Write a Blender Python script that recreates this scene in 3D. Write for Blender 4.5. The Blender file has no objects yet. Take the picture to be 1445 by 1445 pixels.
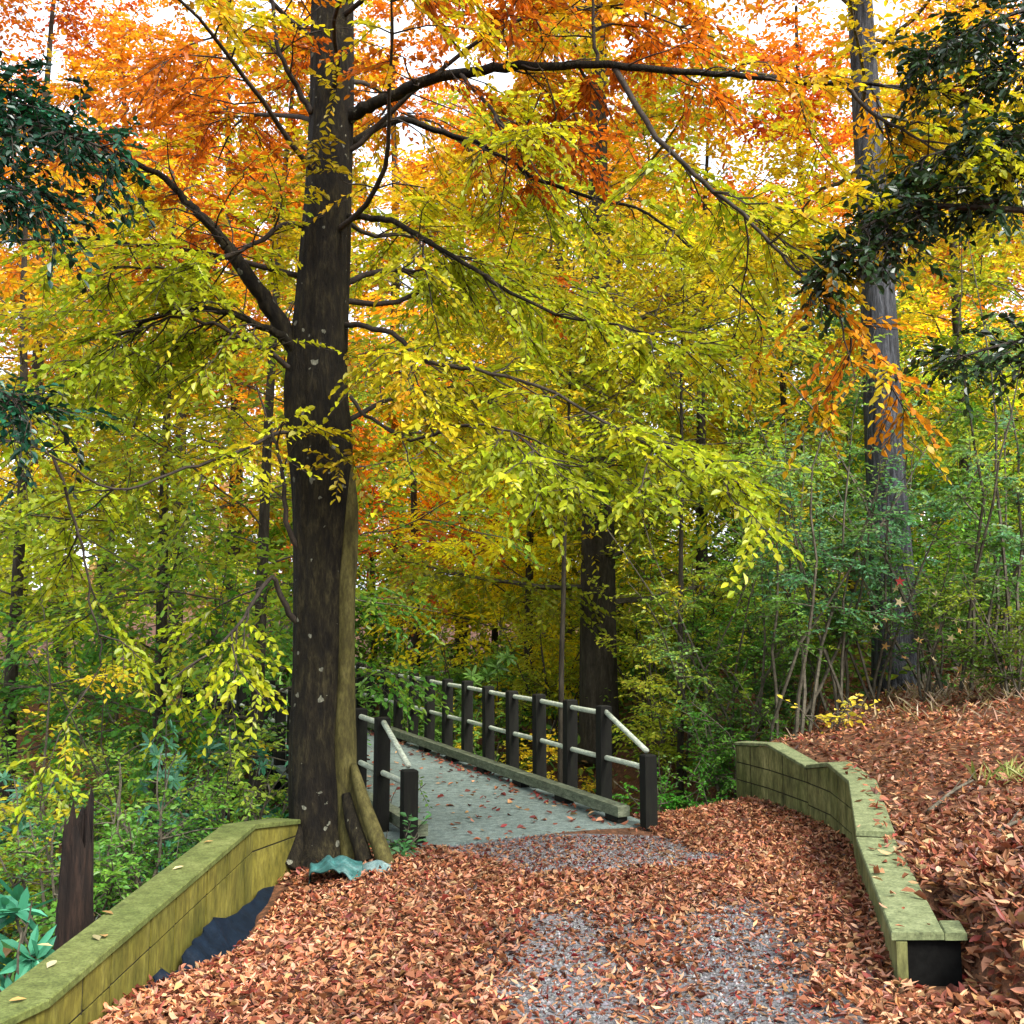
import bpy, math
import numpy as np

SC = bpy.context.scene
COL = SC.collection
rng = np.random.default_rng(11)
UP = np.array([0.0, 0.0, 1.0])

# ------------------------------------------------------------------ camera
F, CX, CY, CAMZ = 1450.0, 722.5, 722.5, 1.65
PITCH = math.atan(137.5 / F)
cp, sp = math.cos(PITCH), math.sin(PITCH)

def ray(px, py):
    u = (px - CX) / F
    v = (CY - py) / F
    return np.array([u, cp - v * sp, sp + v * cp])

def W(px, py, Y):
    d = ray(px, py)
    t = Y / d[1]
    return np.array([0, 0, CAMZ]) + d * t

def at_z(px, py, z):
    d = ray(px, py)
    t = (z - CAMZ) / d[2]
    return np.array([0, 0, CAMZ]) + d * t

cam_d = bpy.data.cameras.new("camera")
cam = bpy.data.objects.new("camera", cam_d)
COL.objects.link(cam)
cam.location = (0, 0, CAMZ)
cam.rotation_euler = (math.pi / 2 + PITCH, 0, 0)
cam_d.sensor_width = 36
cam_d.lens = 36 * F / 1445
cam_d.clip_end = 3000
cam_d.clip_start = 0.05
SC.camera = cam

# ------------------------------------------------------------------ helpers
def nrm(a):
    a = np.asarray(a, float)
    return a / np.maximum(np.linalg.norm(a, axis=-1, keepdims=True), 1e-9)

def link(o, parent=None):
    COL.objects.link(o)
    if parent is not None:
        o.parent = parent
        o.matrix_parent_inverse = parent.matrix_world.inverted()
    return o

def tag(o, label, cat, group=None, kind=None):
    o["label"] = label
    o["category"] = cat
    if group:
        o["group"] = group
    if kind:
        o["kind"] = kind
    return o

def empty(name, loc, label, cat, group=None):
    o = bpy.data.objects.new(name, None)
    o.location = tuple(float(c) for c in loc)
    o.empty_display_size = 0.2
    COL.objects.link(o)
    bpy.context.view_layer.update() if False else None
    from mathutils import Matrix
    o.matrix_world = Matrix.Translation(o.location)
    return tag(o, label, cat, group)

class MB:
    """collects vertices and faces, links them as ONE mesh object (verts in world space; parent offset removed)"""
    def __init__(s):
        s.v = []; s.q = []; s.n = 0; s.c = []; s.anyc = False
    def add(s, verts, faces, col=None):
        verts = np.asarray(verts, float).reshape(-1, 3)
        for f in faces:
            f = np.asarray(f, int)
            if f.ndim == 1:
                f = f[None, :]
            s.q.append(f + s.n)
        s.v.append(verts); s.n += len(verts)
        if col is None:
            s.c.append(np.ones((len(verts), 3)) * 0.5)
        else:
            s.anyc = True
            s.c.append(np.broadcast_to(np.asarray(col, float), (len(verts), 3)))
    def box(s, c, ax, ay, az):
        """box from centre and three half-axis vectors"""
        c, ax, ay, az = (np.asarray(a, float) for a in (c, ax, ay, az))
        vs = [c + i * ax + j * ay + k * az for k in (-1, 1) for j in (-1, 1) for i in (-1, 1)]
        s.add(vs, [[[0, 2, 3, 1], [4, 5, 7, 6], [0, 1, 5, 4], [2, 6, 7, 3], [0, 4, 6, 2], [1, 3, 7, 5]]])
    def tube(s, P, R, k=8, cap=True, wob=None):
        P = np.asarray(P, float); R = np.asarray(R, float) * np.ones(len(P))
        n = len(P)
        T = np.gradient(P, axis=0); T = nrm(T)
        ref = np.array([1.0, 0, 0]) if abs(T[0][0]) < 0.9 else np.array([0, 1.0, 0])
        a = nrm(np.cross(T[0], ref)); A = [a]
        for i in range(1, n):
            a = a - T[i] * np.dot(a, T[i]); a = nrm(a); A.append(a)
        A = np.array(A); B = np.cross(T, A)
        th = np.arange(k) * 2 * math.pi / k
        rr = R[:, None] * np.ones((n, k))
        if wob is not None:
            rr = rr * wob(P, th)
        V = P[:, None, :] + rr[..., None] * (np.cos(th)[None, :, None] * A[:, None, :] + np.sin(th)[None, :, None] * B[:, None, :])
        i = np.arange(n - 1)[:, None] * k; j = np.arange(k)[None, :]; j2 = (j + 1) % k
        Q = np.stack([i + j, i + j2, i + k + j2, i + k + j], -1).reshape(-1, 4)
        fs = [Q]
        if cap:
            fs += [np.arange(k)[::-1][None], (np.arange(k) + (n - 1) * k)[None]]
        s.add(V.reshape(-1, 3), fs)
    def twigs(s, A, Bp, r0, r1):
        """many three-sided thin twigs at once"""
        A = np.asarray(A); Bp = np.asarray(Bp); m = len(A)
        if m == 0: return
        T = nrm(Bp - A)
        ref = np.where(np.abs(T[:, 2:3]) < 0.9, np.array([[0, 0, 1.0]]), np.array([[1.0, 0, 0]]))
        a = nrm(np.cross(T, ref)); b = np.cross(T, a)
        vs = []
        for base, r in ((A, r0), (Bp, r1)):
            for kk in range(3):
                t = kk * 2 * math.pi / 3
                vs.append(base + r * (math.cos(t) * a + math.sin(t) * b))
        V = np.stack(vs, 1).reshape(-1, 3)
        o = np.arange(m)[:, None] * 6
        Q = np.concatenate([o + np.array([[kk, (kk + 1) % 3, 3 + (kk + 1) % 3, 3 + kk]]) for kk in range(3)], 0)
        s.add(V, [Q])
    def leaves(s, pos, axis, normal, size, col, width=1.0, curl=0.08, tip=-0.08, shape="oval"):
        pos = np.asarray(pos, float); m = len(pos)
        if m == 0: return
        axis = nrm(axis); side = nrm(np.cross(normal, axis)); nn = np.cross(axis, side)
        size = np.asarray(size, float) * np.ones(m)
        width = np.asarray(width, float) * np.ones(m)
        curl = np.asarray(curl, float) * np.ones(m)
        tip = np.asarray(tip, float) * np.ones(m)
        if shape == "oval":
            tx = np.array([0, .38, .74, 1, .74, .38]); ty = np.array([0, .27, .2, 0, -.2, -.27])
            zc = np.array([0, 1, .7, 0, .7, 1]); zt = np.array([0, 0, .35, 1, .35, 0])
            fq = [[0, 3, 2, 1], [0, 5, 4, 3]]
        elif shape == "lance":
            tx = np.array([0, .3, .7, 1, .7, .3]); ty = np.array([0, .13, .12, 0, -.12, -.13])
            zc = np.array([0, 1, .8, 0, .8, 1]); zt = np.array([0, .05, .4, 1, .4, .05])
            fq = [[0, 3, 2, 1], [0, 5, 4, 3]]
        elif shape == "star":
            a = np.arange(10) * math.pi / 5
            r = np.where(np.arange(10) % 2 == 0, .55, .2)
            tx = .5 + r * np.cos(a); ty = r * np.sin(a)
            zc = np.where(np.arange(10) % 2 == 0, .6, 0); zt = np.zeros(10)
            fq = [list(range(10))]
        k = len(tx)
        V = (pos[:, None, :] + size[:, None, None] * (tx[None, :, None] * axis[:, None, :]
             + (ty[None, :] * width[:, None])[..., None] * side[:, None, :]
             + (zc[None, :] * curl[:, None] + zt[None, :] * tip[:, None])[..., None] * nn[:, None, :]))
        o = np.arange(m)[:, None] * k
        Q = [np.concatenate([o + np.array([f]) for f in fq], 0)]
        col = np.repeat(np.clip(np.asarray(col, float) * np.ones((m, 3)), 0, 1), k, axis=0)
        s.add(V.reshape(-1, 3), Q, col)
    def build(s, name, mat, parent=None, smooth=False):
        me = bpy.data.meshes.new(name)
        V = np.concatenate(s.v)
        loc = np.zeros(3)
        if parent is not None:
            loc = np.array(parent.matrix_world.translation)
        else:
            pass
        V = V - loc
        me.vertices.add(len(V)); me.vertices.foreach_set("co", V.astype(np.float32).ravel())
        ls = np.concatenate([q.ravel() for q in s.q]); cnt = np.concatenate([np.full(len(q), q.shape[1]) for q in s.q])
        st = np.concatenate([[0], np.cumsum(cnt)[:-1]])
        me.loops.add(len(ls)); me.loops.foreach_set("vertex_index", ls.astype(np.int32))
        me.polygons.add(len(cnt)); me.polygons.foreach_set("loop_start", st.astype(np.int32))
        me.polygons.foreach_set("loop_total", cnt.astype(np.int32))
        me.update(calc_edges=True); me.validate()
        me.polygons.foreach_set("use_smooth", np.full(len(me.polygons), bool(smooth)))
        if s.anyc:
            at = me.color_attributes.new("Col", "FLOAT_COLOR", "POINT")
            C = np.concatenate(s.c); C = np.concatenate([C, np.ones((len(C), 1))], 1)
            at.data.foreach_set("color", C.astype(np.float32).ravel())
        if mat is not None:
            me.materials.append(mat)
        o = bpy.data.objects.new(name, me)
        COL.objects.link(o)
        if parent is not None:
            o.parent = parent
            from mathutils import Matrix
            o.matrix_world = Matrix.Translation(tuple(loc))
        return o

def noise3(P, f=1.0, seed=0):
    """smooth pseudo-noise in about -1..1"""
    r = np.random.default_rng(seed)
    P = np.asarray(P, float) * f
    out = np.zeros(P.shape[:-1])
    for i in range(7):
        k = r.normal(size=3) * (0.6 + 0.35 * i); ph = r.uniform(0, 6.28)
        out += np.sin(P @ k + ph) * (1 / (1 + .25 * i))
    return out / 2.6

def sm(a, b, x):
    t = np.clip((x - a) / (b - a), 0, 1)
    return t * t * (3 - 2 * t)

# ------------------------------------------------------------------ materials
def mat(name):
    m = bpy.data.materials.new(name); m.use_nodes = True
    nt = m.node_tree; nt.nodes.clear()
    out = nt.nodes.new("ShaderNodeOutputMaterial")
    return m, nt, out

def N(nt, t, **kw):
    n = nt.nodes.new(t)
    for k, v in kw.items():
        if k in n.inputs: n.inputs[k].default_value = v
        else: setattr(n, k, v)
    return n

def leaf_mat(name, trans=0.45, gloss=0.06, rough=0.4, boost=1.25):
    m, nt, out = mat(name); L = nt.links
    at = N(nt, "ShaderNodeAttribute", attribute_name="Col")
    di = N(nt, "ShaderNodeBsdfDiffuse"); tr = N(nt, "ShaderNodeBsdfTranslucent")
    mul = N(nt, "ShaderNodeMix", data_type="RGBA", blend_type="MULTIPLY"); mul.inputs[0].default_value = 1
    mul.inputs[7].default_value = (boost, boost, boost * .6, 1)
    L.new(at.outputs["Color"], mul.inputs[6]); L.new(at.outputs["Color"], di.inputs["Color"]); L.new(mul.outputs[2], tr.inputs["Color"])
    mx = N(nt, "ShaderNodeMixShader"); mx.inputs[0].default_value = trans
    L.new(di.outputs[0], mx.inputs[1]); L.new(tr.outputs[0], mx.inputs[2])
    gl = N(nt, "ShaderNodeBsdfGlossy"); gl.inputs["Roughness"].default_value = rough; gl.inputs["Color"].default_value = (.9, .95, 1, 1)
    m2 = N(nt, "ShaderNodeMixShader"); m2.inputs[0].default_value = gloss
    L.new(mx.outputs[0], m2.inputs[1]); L.new(gl.outputs[0], m2.inputs[2]); L.new(m2.outputs[0], out.inputs[0])
    return m

def ramp(nt, stops):
    r = nt.nodes.new("ShaderNodeValToRGB")
    el = r.color_ramp.elements
    while len(el) < len(stops): el.new(0.5)
    for e, (p, c) in zip(el, stops):
        e.position = p; e.color = (*c, 1)
    return r

def noise_mat(name, stops, scale=(1, 1, 1), nscale=6.0, detail=8, rough=0.85, bump=0.3, bdist=0.02, spots=None, spec=0.25, stops2=None, n2=1.2, f2=0.5, fine=0.5, fscale=4.5):
    m, nt, out = mat(name); L = nt.links
    tc = N(nt, "ShaderNodeTexCoord"); mp = N(nt, "ShaderNodeMapping"); mp.inputs["Scale"].default_value = scale
    L.new(tc.outputs["Object"], mp.inputs["Vector"])
    nz = N(nt, "ShaderNodeTexNoise"); nz.inputs["Scale"].default_value = nscale; nz.inputs["Detail"].default_value = detail; nz.inputs["Roughness"].default_value = .65
    L.new(mp.outputs[0], nz.inputs["Vector"])
    rp = ramp(nt, stops); L.new(nz.outputs["Fac"], rp.inputs[0])
    colout = rp.outputs[0]
    if stops2:
        nz2 = N(nt, "ShaderNodeTexNoise"); nz2.inputs["Scale"].default_value = n2; nz2.inputs["Detail"].default_value = 5
        L.new(tc.outputs["Object"], nz2.inputs["Vector"])
        rp2 = ramp(nt, stops2); L.new(nz2.outputs["Fac"], rp2.inputs[0])
        mx = N(nt, "ShaderNodeMix", data_type="RGBA", blend_type="OVERLAY"); mx.inputs[0].default_value = f2
        L.new(colout, mx.inputs[6]); L.new(rp2.outputs[0], mx.inputs[7]); colout = mx.outputs[2]
    if spots:
        sc_, thr, colr = spots
        vo = N(nt, "ShaderNodeTexVoronoi"); vo.inputs["Scale"].default_value = sc_
        n3 = N(nt, "ShaderNodeTexNoise"); n3.inputs["Scale"].default_value = sc_ * 2
        ad = N(nt, "ShaderNodeVectorMath", operation="MULTIPLY_ADD"); ad.inputs[1].default_value = (.06, .06, .06)
        L.new(n3.outputs["Color"], ad.inputs[0]); L.new(tc.outputs["Object"], ad.inputs[2]); L.new(tc.outputs["Object"], n3.inputs["Vector"])
        L.new(ad.outputs[0], vo.inputs["Vector"])
        sx = N(nt, "ShaderNodeSeparateColor"); L.new(vo.outputs["Color"], sx.inputs[0])
        lt = N(nt, "ShaderNodeMath", operation="MULTIPLY"); L.new(sx.outputs[0], lt.inputs[0]); lt.inputs[1].default_value = thr
        cmp_ = N(nt, "ShaderNodeMath", operation="LESS_THAN"); L.new(vo.outputs["Distance"], cmp_.inputs[0]); L.new(lt.outputs[0], cmp_.inputs[1])
        g2 = N(nt, "ShaderNodeMath", operation="GREATER_THAN"); L.new(sx.outputs[1], g2.inputs[0]); g2.inputs[1].default_value = .55
        an = N(nt, "ShaderNodeMath", operation="MULTIPLY"); L.new(cmp_.outputs[0], an.inputs[0]); L.new(g2.outputs[0], an.inputs[1])
        an2 = N(nt, "ShaderNodeMath", operation="MULTIPLY"); L.new(an.outputs[0], an2.inputs[0]); an2.inputs[1].default_value = .8
        mx = N(nt, "ShaderNodeMix", data_type="RGBA"); L.new(an2.outputs[0], mx.inputs[0]); L.new(colout, mx.inputs[6]); mx.inputs[7].default_value = (*colr, 1)
        colout = mx.outputs[2]
    nf = N(nt, "ShaderNodeTexNoise"); nf.inputs["Scale"].default_value = nscale * fscale; nf.inputs["Detail"].default_value = 6; nf.inputs["Roughness"].default_value = .7
    L.new(mp.outputs[0], nf.inputs["Vector"])
    mr = N(nt, "ShaderNodeMapRange"); mr.inputs[1].default_value = .3; mr.inputs[2].default_value = .7; mr.inputs[3].default_value = 1 - fine; mr.inputs[4].default_value = 1 + fine
    L.new(nf.outputs["Fac"], mr.inputs[0])
    vm = N(nt, "ShaderNodeVectorMath", operation="SCALE"); L.new(colout, vm.inputs[0]); L.new(mr.outputs[0], vm.inputs["Scale"]); colout = vm.outputs[0]
    hh = N(nt, "ShaderNodeMath", operation="MULTIPLY_ADD"); L.new(nf.outputs["Fac"], hh.inputs[0]); hh.inputs[1].default_value = .5 * fine; L.new(nz.outputs["Fac"], hh.inputs[2])
    bs = N(nt, "ShaderNodeBsdfPrincipled"); bs.inputs["Roughness"].default_value = rough
    bs.inputs["Specular IOR Level"].default_value = spec
    L.new(colout, bs.inputs["Base Color"])
    bp = N(nt, "ShaderNodeBump"); bp.inputs["Strength"].default_value = bump; bp.inputs["Distance"].default_value = bdist
    L.new(hh.outputs[0], bp.inputs["Height"]); L.new(bp.outputs[0], bs.inputs["Normal"]); L.new(bs.outputs[0], out.inputs[0])
    return m

M = {}
M["leaf"] = leaf_mat("autumn_leaf", trans=.5, gloss=.015)
M["leaf_bg"] = leaf_mat("background_leaf", trans=.5, gloss=.012)
M["ever"] = leaf_mat("evergreen_leaf", trans=.2, gloss=.03, rough=.35)
M["litter"] = leaf_mat("dry_leaf", trans=.12, gloss=.02, rough=.5)
M["bark"] = noise_mat("smooth_bark", [(0.32, (0.002, 0.0016, 0.001)), (0.5, (0.009, 0.0071, 0.0046)), (0.7, (0.0306, 0.0256, 0.0167))], scale=(2.0, 2.0, .55), nscale=11, bump=1.0, bdist=.03, spots=(11, .30, (.15, .155, .12)), stops2=[(.35, (.2, .18, .14)), (.65, (.7, .72, .45))], n2=2.2, f2=.85, spec=.2, fine=.75, fscale=3.2)
M["bark_moss"] = noise_mat("mossy_bark", [(0.3, (0.0184, 0.0158, 0.0047)), (0.5, (0.0525, 0.0462, 0.0115)), (0.75, (0.105, 0.0945, 0.0315))], scale=(1.5, 1.5, .5), nscale=8, bump=.7, bdist=.02)
M["bark_grey"] = noise_mat("furrowed_bark", [(0.32, (0.0055, 0.0059, 0.0073)), (0.5, (0.0341, 0.0378, 0.0455)), (0.7, (0.1001, 0.1092, 0.1274))], scale=(3.2, 3.2, .35), nscale=7, bump=1.0, bdist=.06)
M["bark_brown"] = noise_mat("brown_bark", [(0.3, (0.0084, 0.0067, 0.0042)), (0.5, (0.0252, 0.021, 0.0139)), (0.75, (0.0546, 0.0483, 0.0357))], scale=(2.5, 2.5, .5), nscale=6, bump=.7, bdist=.04)
M["twig"] = noise_mat("twig_bark", [(.3, (.012, .009, .007)), (.7, (.045, .036, .028))], nscale=10, bump=.1)
M["twig_bg"] = noise_mat("thin_stem_bark", [(.3, (.03, .026, .018)), (.7, (.1, .09, .065))], nscale=10, bump=.1)

# ------------------------------------------------------------------ terrain
WALL = np.array([[4.98, 1.87], [7.1, 2.40], [8.9, 2.93], [9.7, 2.99], [10.2, 2.93], [11.0, 2.745], [11.6, 2.52], [13.0, 2.6], [16, 3.2]])
BD = np.array([-.4147, .91]); BR = np.array([.91, .4147])       # bridge direction, bridge right

def T(x, y):
    x = np.asarray(x, float); y = np.asarray(y, float)
    base = -.045 * np.clip(y, -3, 9.6)
    s = x * BD[0] + y * BD[1]; r = x * BR[0] + y * BR[1]
    # ravine under the bridge
    rav = sm(9.0, 12.0, s) * (1 - sm(21.5, 24.5, s)) * (1 - sm(6.9, 9.2, r))
    z = base - 2.0 * rav
    # bank behind the right-hand wall
    xw = np.interp(y, WALL[:, 0], WALL[:, 1])
    top = np.interp(y, [3.5, 5.0, 7.1, 8.9, 9.7, 10.2, 11.0, 11.6, 13.5, 17], [-.2, .05, .06, .13, .16, .11, .14, .10, .10, .1])
    d = x - xw
    hole = (1 - sm(5.75, 6.0, y))
    step = sm(.04, .14, d) * (1 - hole) + sm(.27, .38 + .5 * (1 - sm(4.3, 4.75, y)), d) * hole
    bank = top + .19 * np.clip(d, 0, 6.0) + .03 * np.clip(d - 6, 0, 60) + .12 * hole * sm(.3, .8, d)
    near = sm(2.0, 4.8, y)
    fadefar = 1 - sm(11.4, 13.2, y) * (1 - sm(-.2, 1.6, d)) 
    z = z + (np.maximum(bank, z) - z) * step * fadefar * (1 - (1 - near) * .6)
    # leaf drift that rises a little towards both walls
    z = z + .05 * np.exp(-((d + .1) / .5) ** 2) * (d < 0) * sm(5, 6, y)
    z = z - np.interp(y, [4.0, 5.0, 5.8, 6.9, 8.0, 9.2], [0, .05, .13, .25, .2, 0]) * np.exp(-((x + 2.1) / .6) ** 2)
    z = z + .11 * np.exp(-((x - xw) / .75) ** 2) * sm(3.6, 4.8, y) * (1 - sm(6.6, 8.0, y)) * np.where(d < .05, 1, hole)
    # fall behind the left-hand wall
    dl = -1.99 - x
    fall = np.where(dl > 0, .22 * sm(0, .12, dl) + .30 * np.clip(dl, 0, 4.0), 0) * (1 - sm(9.5, 14, y))
    z = z - fall
    # wide far land
    z = z + np.clip(np.hypot(x, y) - 40, 0, 90) * .05
    z = z + .025 * np.sin(x * 1.9 + y * .7) * np.cos(y * 1.3 - x * .4) * sm(.2, 1.5, np.abs(d) + np.abs(dl) * 0)
    return z

def dense(lo, hi, a, b, step, far):
    c = np.arange(a, b, step); g = []
    v = a; st = step
    left = []
    while v > lo:
        st *= 1.25; v -= st; left.append(v)
    v = c[-1]; st = step; right = []
    while v < hi:
        st *= 1.25; v += st; right.append(v)
    return np.array(left[::-1] + list(c) + right)

gx = dense(-600, 600, -3.2, 7, .06, 1); gy = dense(-300, 900, 2.5, 14, .06, 1)
XX, YY = np.meshgrid(gx, gy)
ZZ = T(XX, YY)
mb = MB()
nx, ny = len(gx), len(gy)
ii = (np.arange(ny - 1)[:, None] * nx + np.arange(nx - 1)[None, :]).ravel()
mb.add(np.stack([XX, YY, ZZ], -1).reshape(-1, 3), [np.stack([ii, ii + 1, ii + nx + 1, ii + nx], -1)])
M["ground"] = noise_mat("forest_floor", [(.3, (.03, .016, .009)), (.5, (.09, .04, .02)), (.7, (.2, .09, .045))], nscale=18, detail=10, bump=.8, bdist=.03, stops2=[(.3, (.3, .3, .3)), (.7, (.6, .55, .5))], n2=.5, f2=.5)
g = mb.build("ground", M["ground"], smooth=True)
tag(g, "brown leaf covered ground sloping to the bridge", "ground", kind="structure")

# gravel path: a sheet a few millimetres above the ground
def track_mask(x, y):
    tl = 1.0 * np.exp(-((x - (.25 + .03 * (y - 4.6))) / .28) ** 2)
    tr = 1.0 * np.exp(-((x - (1.06 + .16 * (y - 4.6))) / .3) ** 2)
    n = noise3(np.stack([x, y, x * 0], -1), 1.4, 3) * .16
    n4 = noise3(np.stack([x, y, x * 0], -1), 4.5, 5) * .22
    fade = 1 - sm(5.7, 7.4, y + n * 3 + n4 * 2)
    m = np.maximum(tl, tr) * fade
    mid = (1 - sm(.4, .95, np.abs(x - .65 - .1 * (y - 4.6)) + n4)) * .46 * (1 - sm(5.8, 8.0, y))
    m = np.maximum(m, mid + n * .5 * (y < 8))
    s = x * BD[0] + y * BD[1]; r = x * BR[0] + y * BR[1]
    patch = 1.3 * sm(6.95, 7.3, s + n) * (1 - sm(8.68, 8.7, s)) * (1 - sm(.8, 1.15, np.abs(r - 4.3) - n))
    return np.clip(np.maximum(m, patch) + n4 * .9 * (np.maximum(m, patch) > .12), 0, 1)

px_ = np.arange(-1.4, 3.0, .06); py_ = np.arange(2.6, 9.7, .06)
PX, PY = np.meshgrid(px_, py_)
mb = MB(); nxp = len(px_)
ii = (np.arange(len(py_) - 1)[:, None] * nxp + np.arange(nxp - 1)[None, :]).ravel()
V = np.stack([PX, PY, T(PX, PY) + .006], -1).reshape(-1, 3)
Q = np.stack([ii, ii + 1, ii + nxp + 1, ii + nxp], -1)
cen = V[Q].mean(1)
xwq = np.interp(cen[:, 1], WALL[:, 0], WALL[:, 1])
keep = (track_mask(cen[:, 0], cen[:, 1]) > .06) & (cen[:, 0] < xwq - .35) & (cen @ np.array([*BD, 0]) < 8.7)
Qk = Q[keep]; used, inv = np.unique(Qk, return_inverse=True)
mb.add(V[used], [inv.reshape(-1, 4)])
M["gravel"] = noise_mat("gravel", [(0.28, (0.0353, 0.0337, 0.0336)), (0.5, (0.1008, 0.101, 0.1064)), (0.72, (0.2016, 0.2072, 0.224))], nscale=45, detail=6, bump=1, bdist=.015, stops2=[(.3, (.4, .38, .36)), (.7, (.6, .6, .63))], n2=2, f2=.6)
p = mb.build("gravel_path", M["gravel"], smooth=True)
tag(p, "grey gravel path with worn wheel tracks between fallen leaves", "path", kind="structure")
# loose stones lying on it
n = 26000
x = rng.uniform(-.6, 2.2, n); y = rng.uniform(3.6, 9.6, n)
k = (rng.uniform(0, 1, n) < track_mask(x, y)) & (x < np.interp(y, WALL[:, 0], WALL[:, 1]) - .25) & (x * BD[0] + y * BD[1] < 8.72)
x, y = x[k], y[k]; n = len(x)
mb = MB()
z = T(x, y) + .008
rr = rng.uniform(.006, .017, n)
oct_ = np.array([[1, 0, 0], [0, 1, 0], [-1, 0, 0], [0, -1, 0], [0, 0, .7]])
jit = rng.uniform(.6, 1.3, (n, 5, 1))
ang = rng.uniform(0, 6.28, n)
rot = np.zeros((n, 3, 3)); rot[:, 0, 0] = np.cos(ang); rot[:, 0, 1] = -np.sin(ang); rot[:, 1, 0] = np.sin(ang); rot[:, 1, 1] = np.cos(ang); rot[:, 2, 2] = 1
V = np.einsum("nij,nkj->nki", rot, oct_[None] * jit * np.array([1, .75, 1])) * rr[:, None, None] + np.stack([x, y, z], -1)[:, None, :]
o = np.arange(n)[:, None] * 5
g_ = rng.uniform(.04, .17, (n, 1)) * np.array([[1, 1.0, 1.06]]) * rng.uniform(.9, 1.1, (n, 3))
mb.add(V.reshape(-1, 3), [np.concatenate([o + np.array([[a, (a + 1) % 4, 4]]) for a in range(4)], 0)], np.repeat(g_, 5, 0))
M["stone_bit"] = leaf_mat("loose_stone", trans=0.0, gloss=.02)
o = mb.build("gravel", M["stone_bit"])
tag(o, "loose grey gravel on the path tracks", "gravel", kind="stuff")

# ------------------------------------------------------------------ fallen leaves
def pal(cols, n, jit=.18, r=rng, w=None):
    cols = np.array(cols)
    c = cols[r.choice(len(cols), n, p=w)]
    c = c * (1 + r.normal(0, jit, (n, 1))) * (1 + r.normal(0, jit * .35, (n, 3)))
    return np.clip(c, .004, .9)

LITTER = [(.50, .235, .115), (.6, .33, .185), (.37, .145, .07), (.2, .065, .033), (.09, .03, .018), (.66, .43, .26), (.25, .05, .033)]
LW = [.24, .18, .2, .15, .1, .07, .06]
def litter(mb, n, xr, yr, sel, smin, smax, lift, flat=.5, cols=LITTER, w=LW, zf=T, shape="oval"):
    x = rng.uniform(*xr, n); y = rng.uniform(*yr, n)
    k = sel(x, y); x, y = x[k], y[k]; n = len(x)
    if n == 0: return
    yaw = rng.uniform(0, 6.28, n)
    ax = np.stack([np.cos(yaw), np.sin(yaw), rng.normal(0, .42 * flat, n)], -1)
    no = np.stack([rng.normal(0, .6 * flat, n), rng.normal(0, .6 * flat, n), np.ones(n)], -1)
    size = rng.uniform(smin, smax, n)
    z = zf(x, y) + rng.uniform(.004, lift, n)
    mb.leaves(np.stack([x, y, z], -1), ax, no, size, pal(cols, n, .24, w=w) * np.array([.59, .54, .525]) * (1 + .3 * noise3(np.stack([x, y, x * 0], -1), 1.1, 17) + .12 * noise3(np.stack([x, y, x * 0], -1), 5, 18))[:, None], width=rng.uniform(.38, .92, n), shape=shape, curl=rng.normal(.12, .18, n), tip=rng.normal(.08, .25, n))

def on_ground(x, y):
    s = x * BD[0] + y * BD[1]; r = x * BR[0] + y * BR[1]
    xw = np.interp(y, WALL[:, 0], WALL[:, 1])
    wallgap = (x - xw > -.03) & (x - xw < .2) & (y > 4.95) & (y < 11.7)
    bridge = (s > 8.62) & (np.abs(r - 4.14) < 1.45)
    far = (s > 10.4) & (r < 8)
    lw = ((x < -1.93) & (y < 8.0)) | ((x < -1.95 + .27 * sm(5.7, 6.4, y)) & (y < 8.25))
    cav = (y < 6.0) & (y > 4.85) & (x > xw) & (x < xw + .27)
    return ~wallgap & ~bridge & ~far & ~lw & ~cav

mb = MB()
def sel_path(x, y):
    return on_ground(x, y) & (x < np.interp(y, WALL[:, 0], WALL[:, 1])) & (rng.uniform(0, 1, len(x)) < 1 - .975 * sm(.08, .62, track_mask(x, y)))
litter(mb, 92000, (-2.0, 3.0), (3.6, 11.8), sel_path, .034, .064, .045, .68)
litter(mb, 20000, (-.6, 2.2), (3.6, 9.6), lambda x, y: on_ground(x, y) & (track_mask(x, y) > .2) & (x < np.interp(y, WALL[:, 0], WALL[:, 1])), .025, .055, .012, .4,
       [(.3, .12, .07), (.4, .2, .11), (.16, .05, .035), (.5, .3, .17), (.25, .03, .03)], [.3, .25, .2, .15, .1])
litter(mb, 1500, (-2.0, 3.0), (3.6, 11.8), sel_path, .07, .10, .055, .5, shape="star")
litter(mb, 1800, (1.9, 8), (3.6, 13), lambda x, y: on_ground(x, y) & (x > np.interp(y, WALL[:, 0], WALL[:, 1])), .07, .105, .055, .5, shape="star")
litter(mb, 72000, (1.6, 10.5), (3.6, 17), lambda x, y: on_ground(x, y) & (x > np.interp(y, WALL[:, 0], WALL[:, 1])) & (rng.uniform(0, 1, len(x)) < 1.15 - .045 * y), .042, .076, .045, .7,
       w=[.22, .15, .24, .16, .1, .06, .07])
litter(mb, 16000, (1.75, 5.5), (3.5, 7.5), lambda x, y: on_ground(x, y) & (x > np.interp(y, WALL[:, 0], WALL[:, 1])), .045, .085, .05, .9)
litter(mb, 9000, (2.0, 3.2), (4.2, 6.6), lambda x, y: on_ground(x, y) & (x - np.interp(y, WALL[:, 0], WALL[:, 1]) > .2), .045, .085, .06, 1.0)
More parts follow.
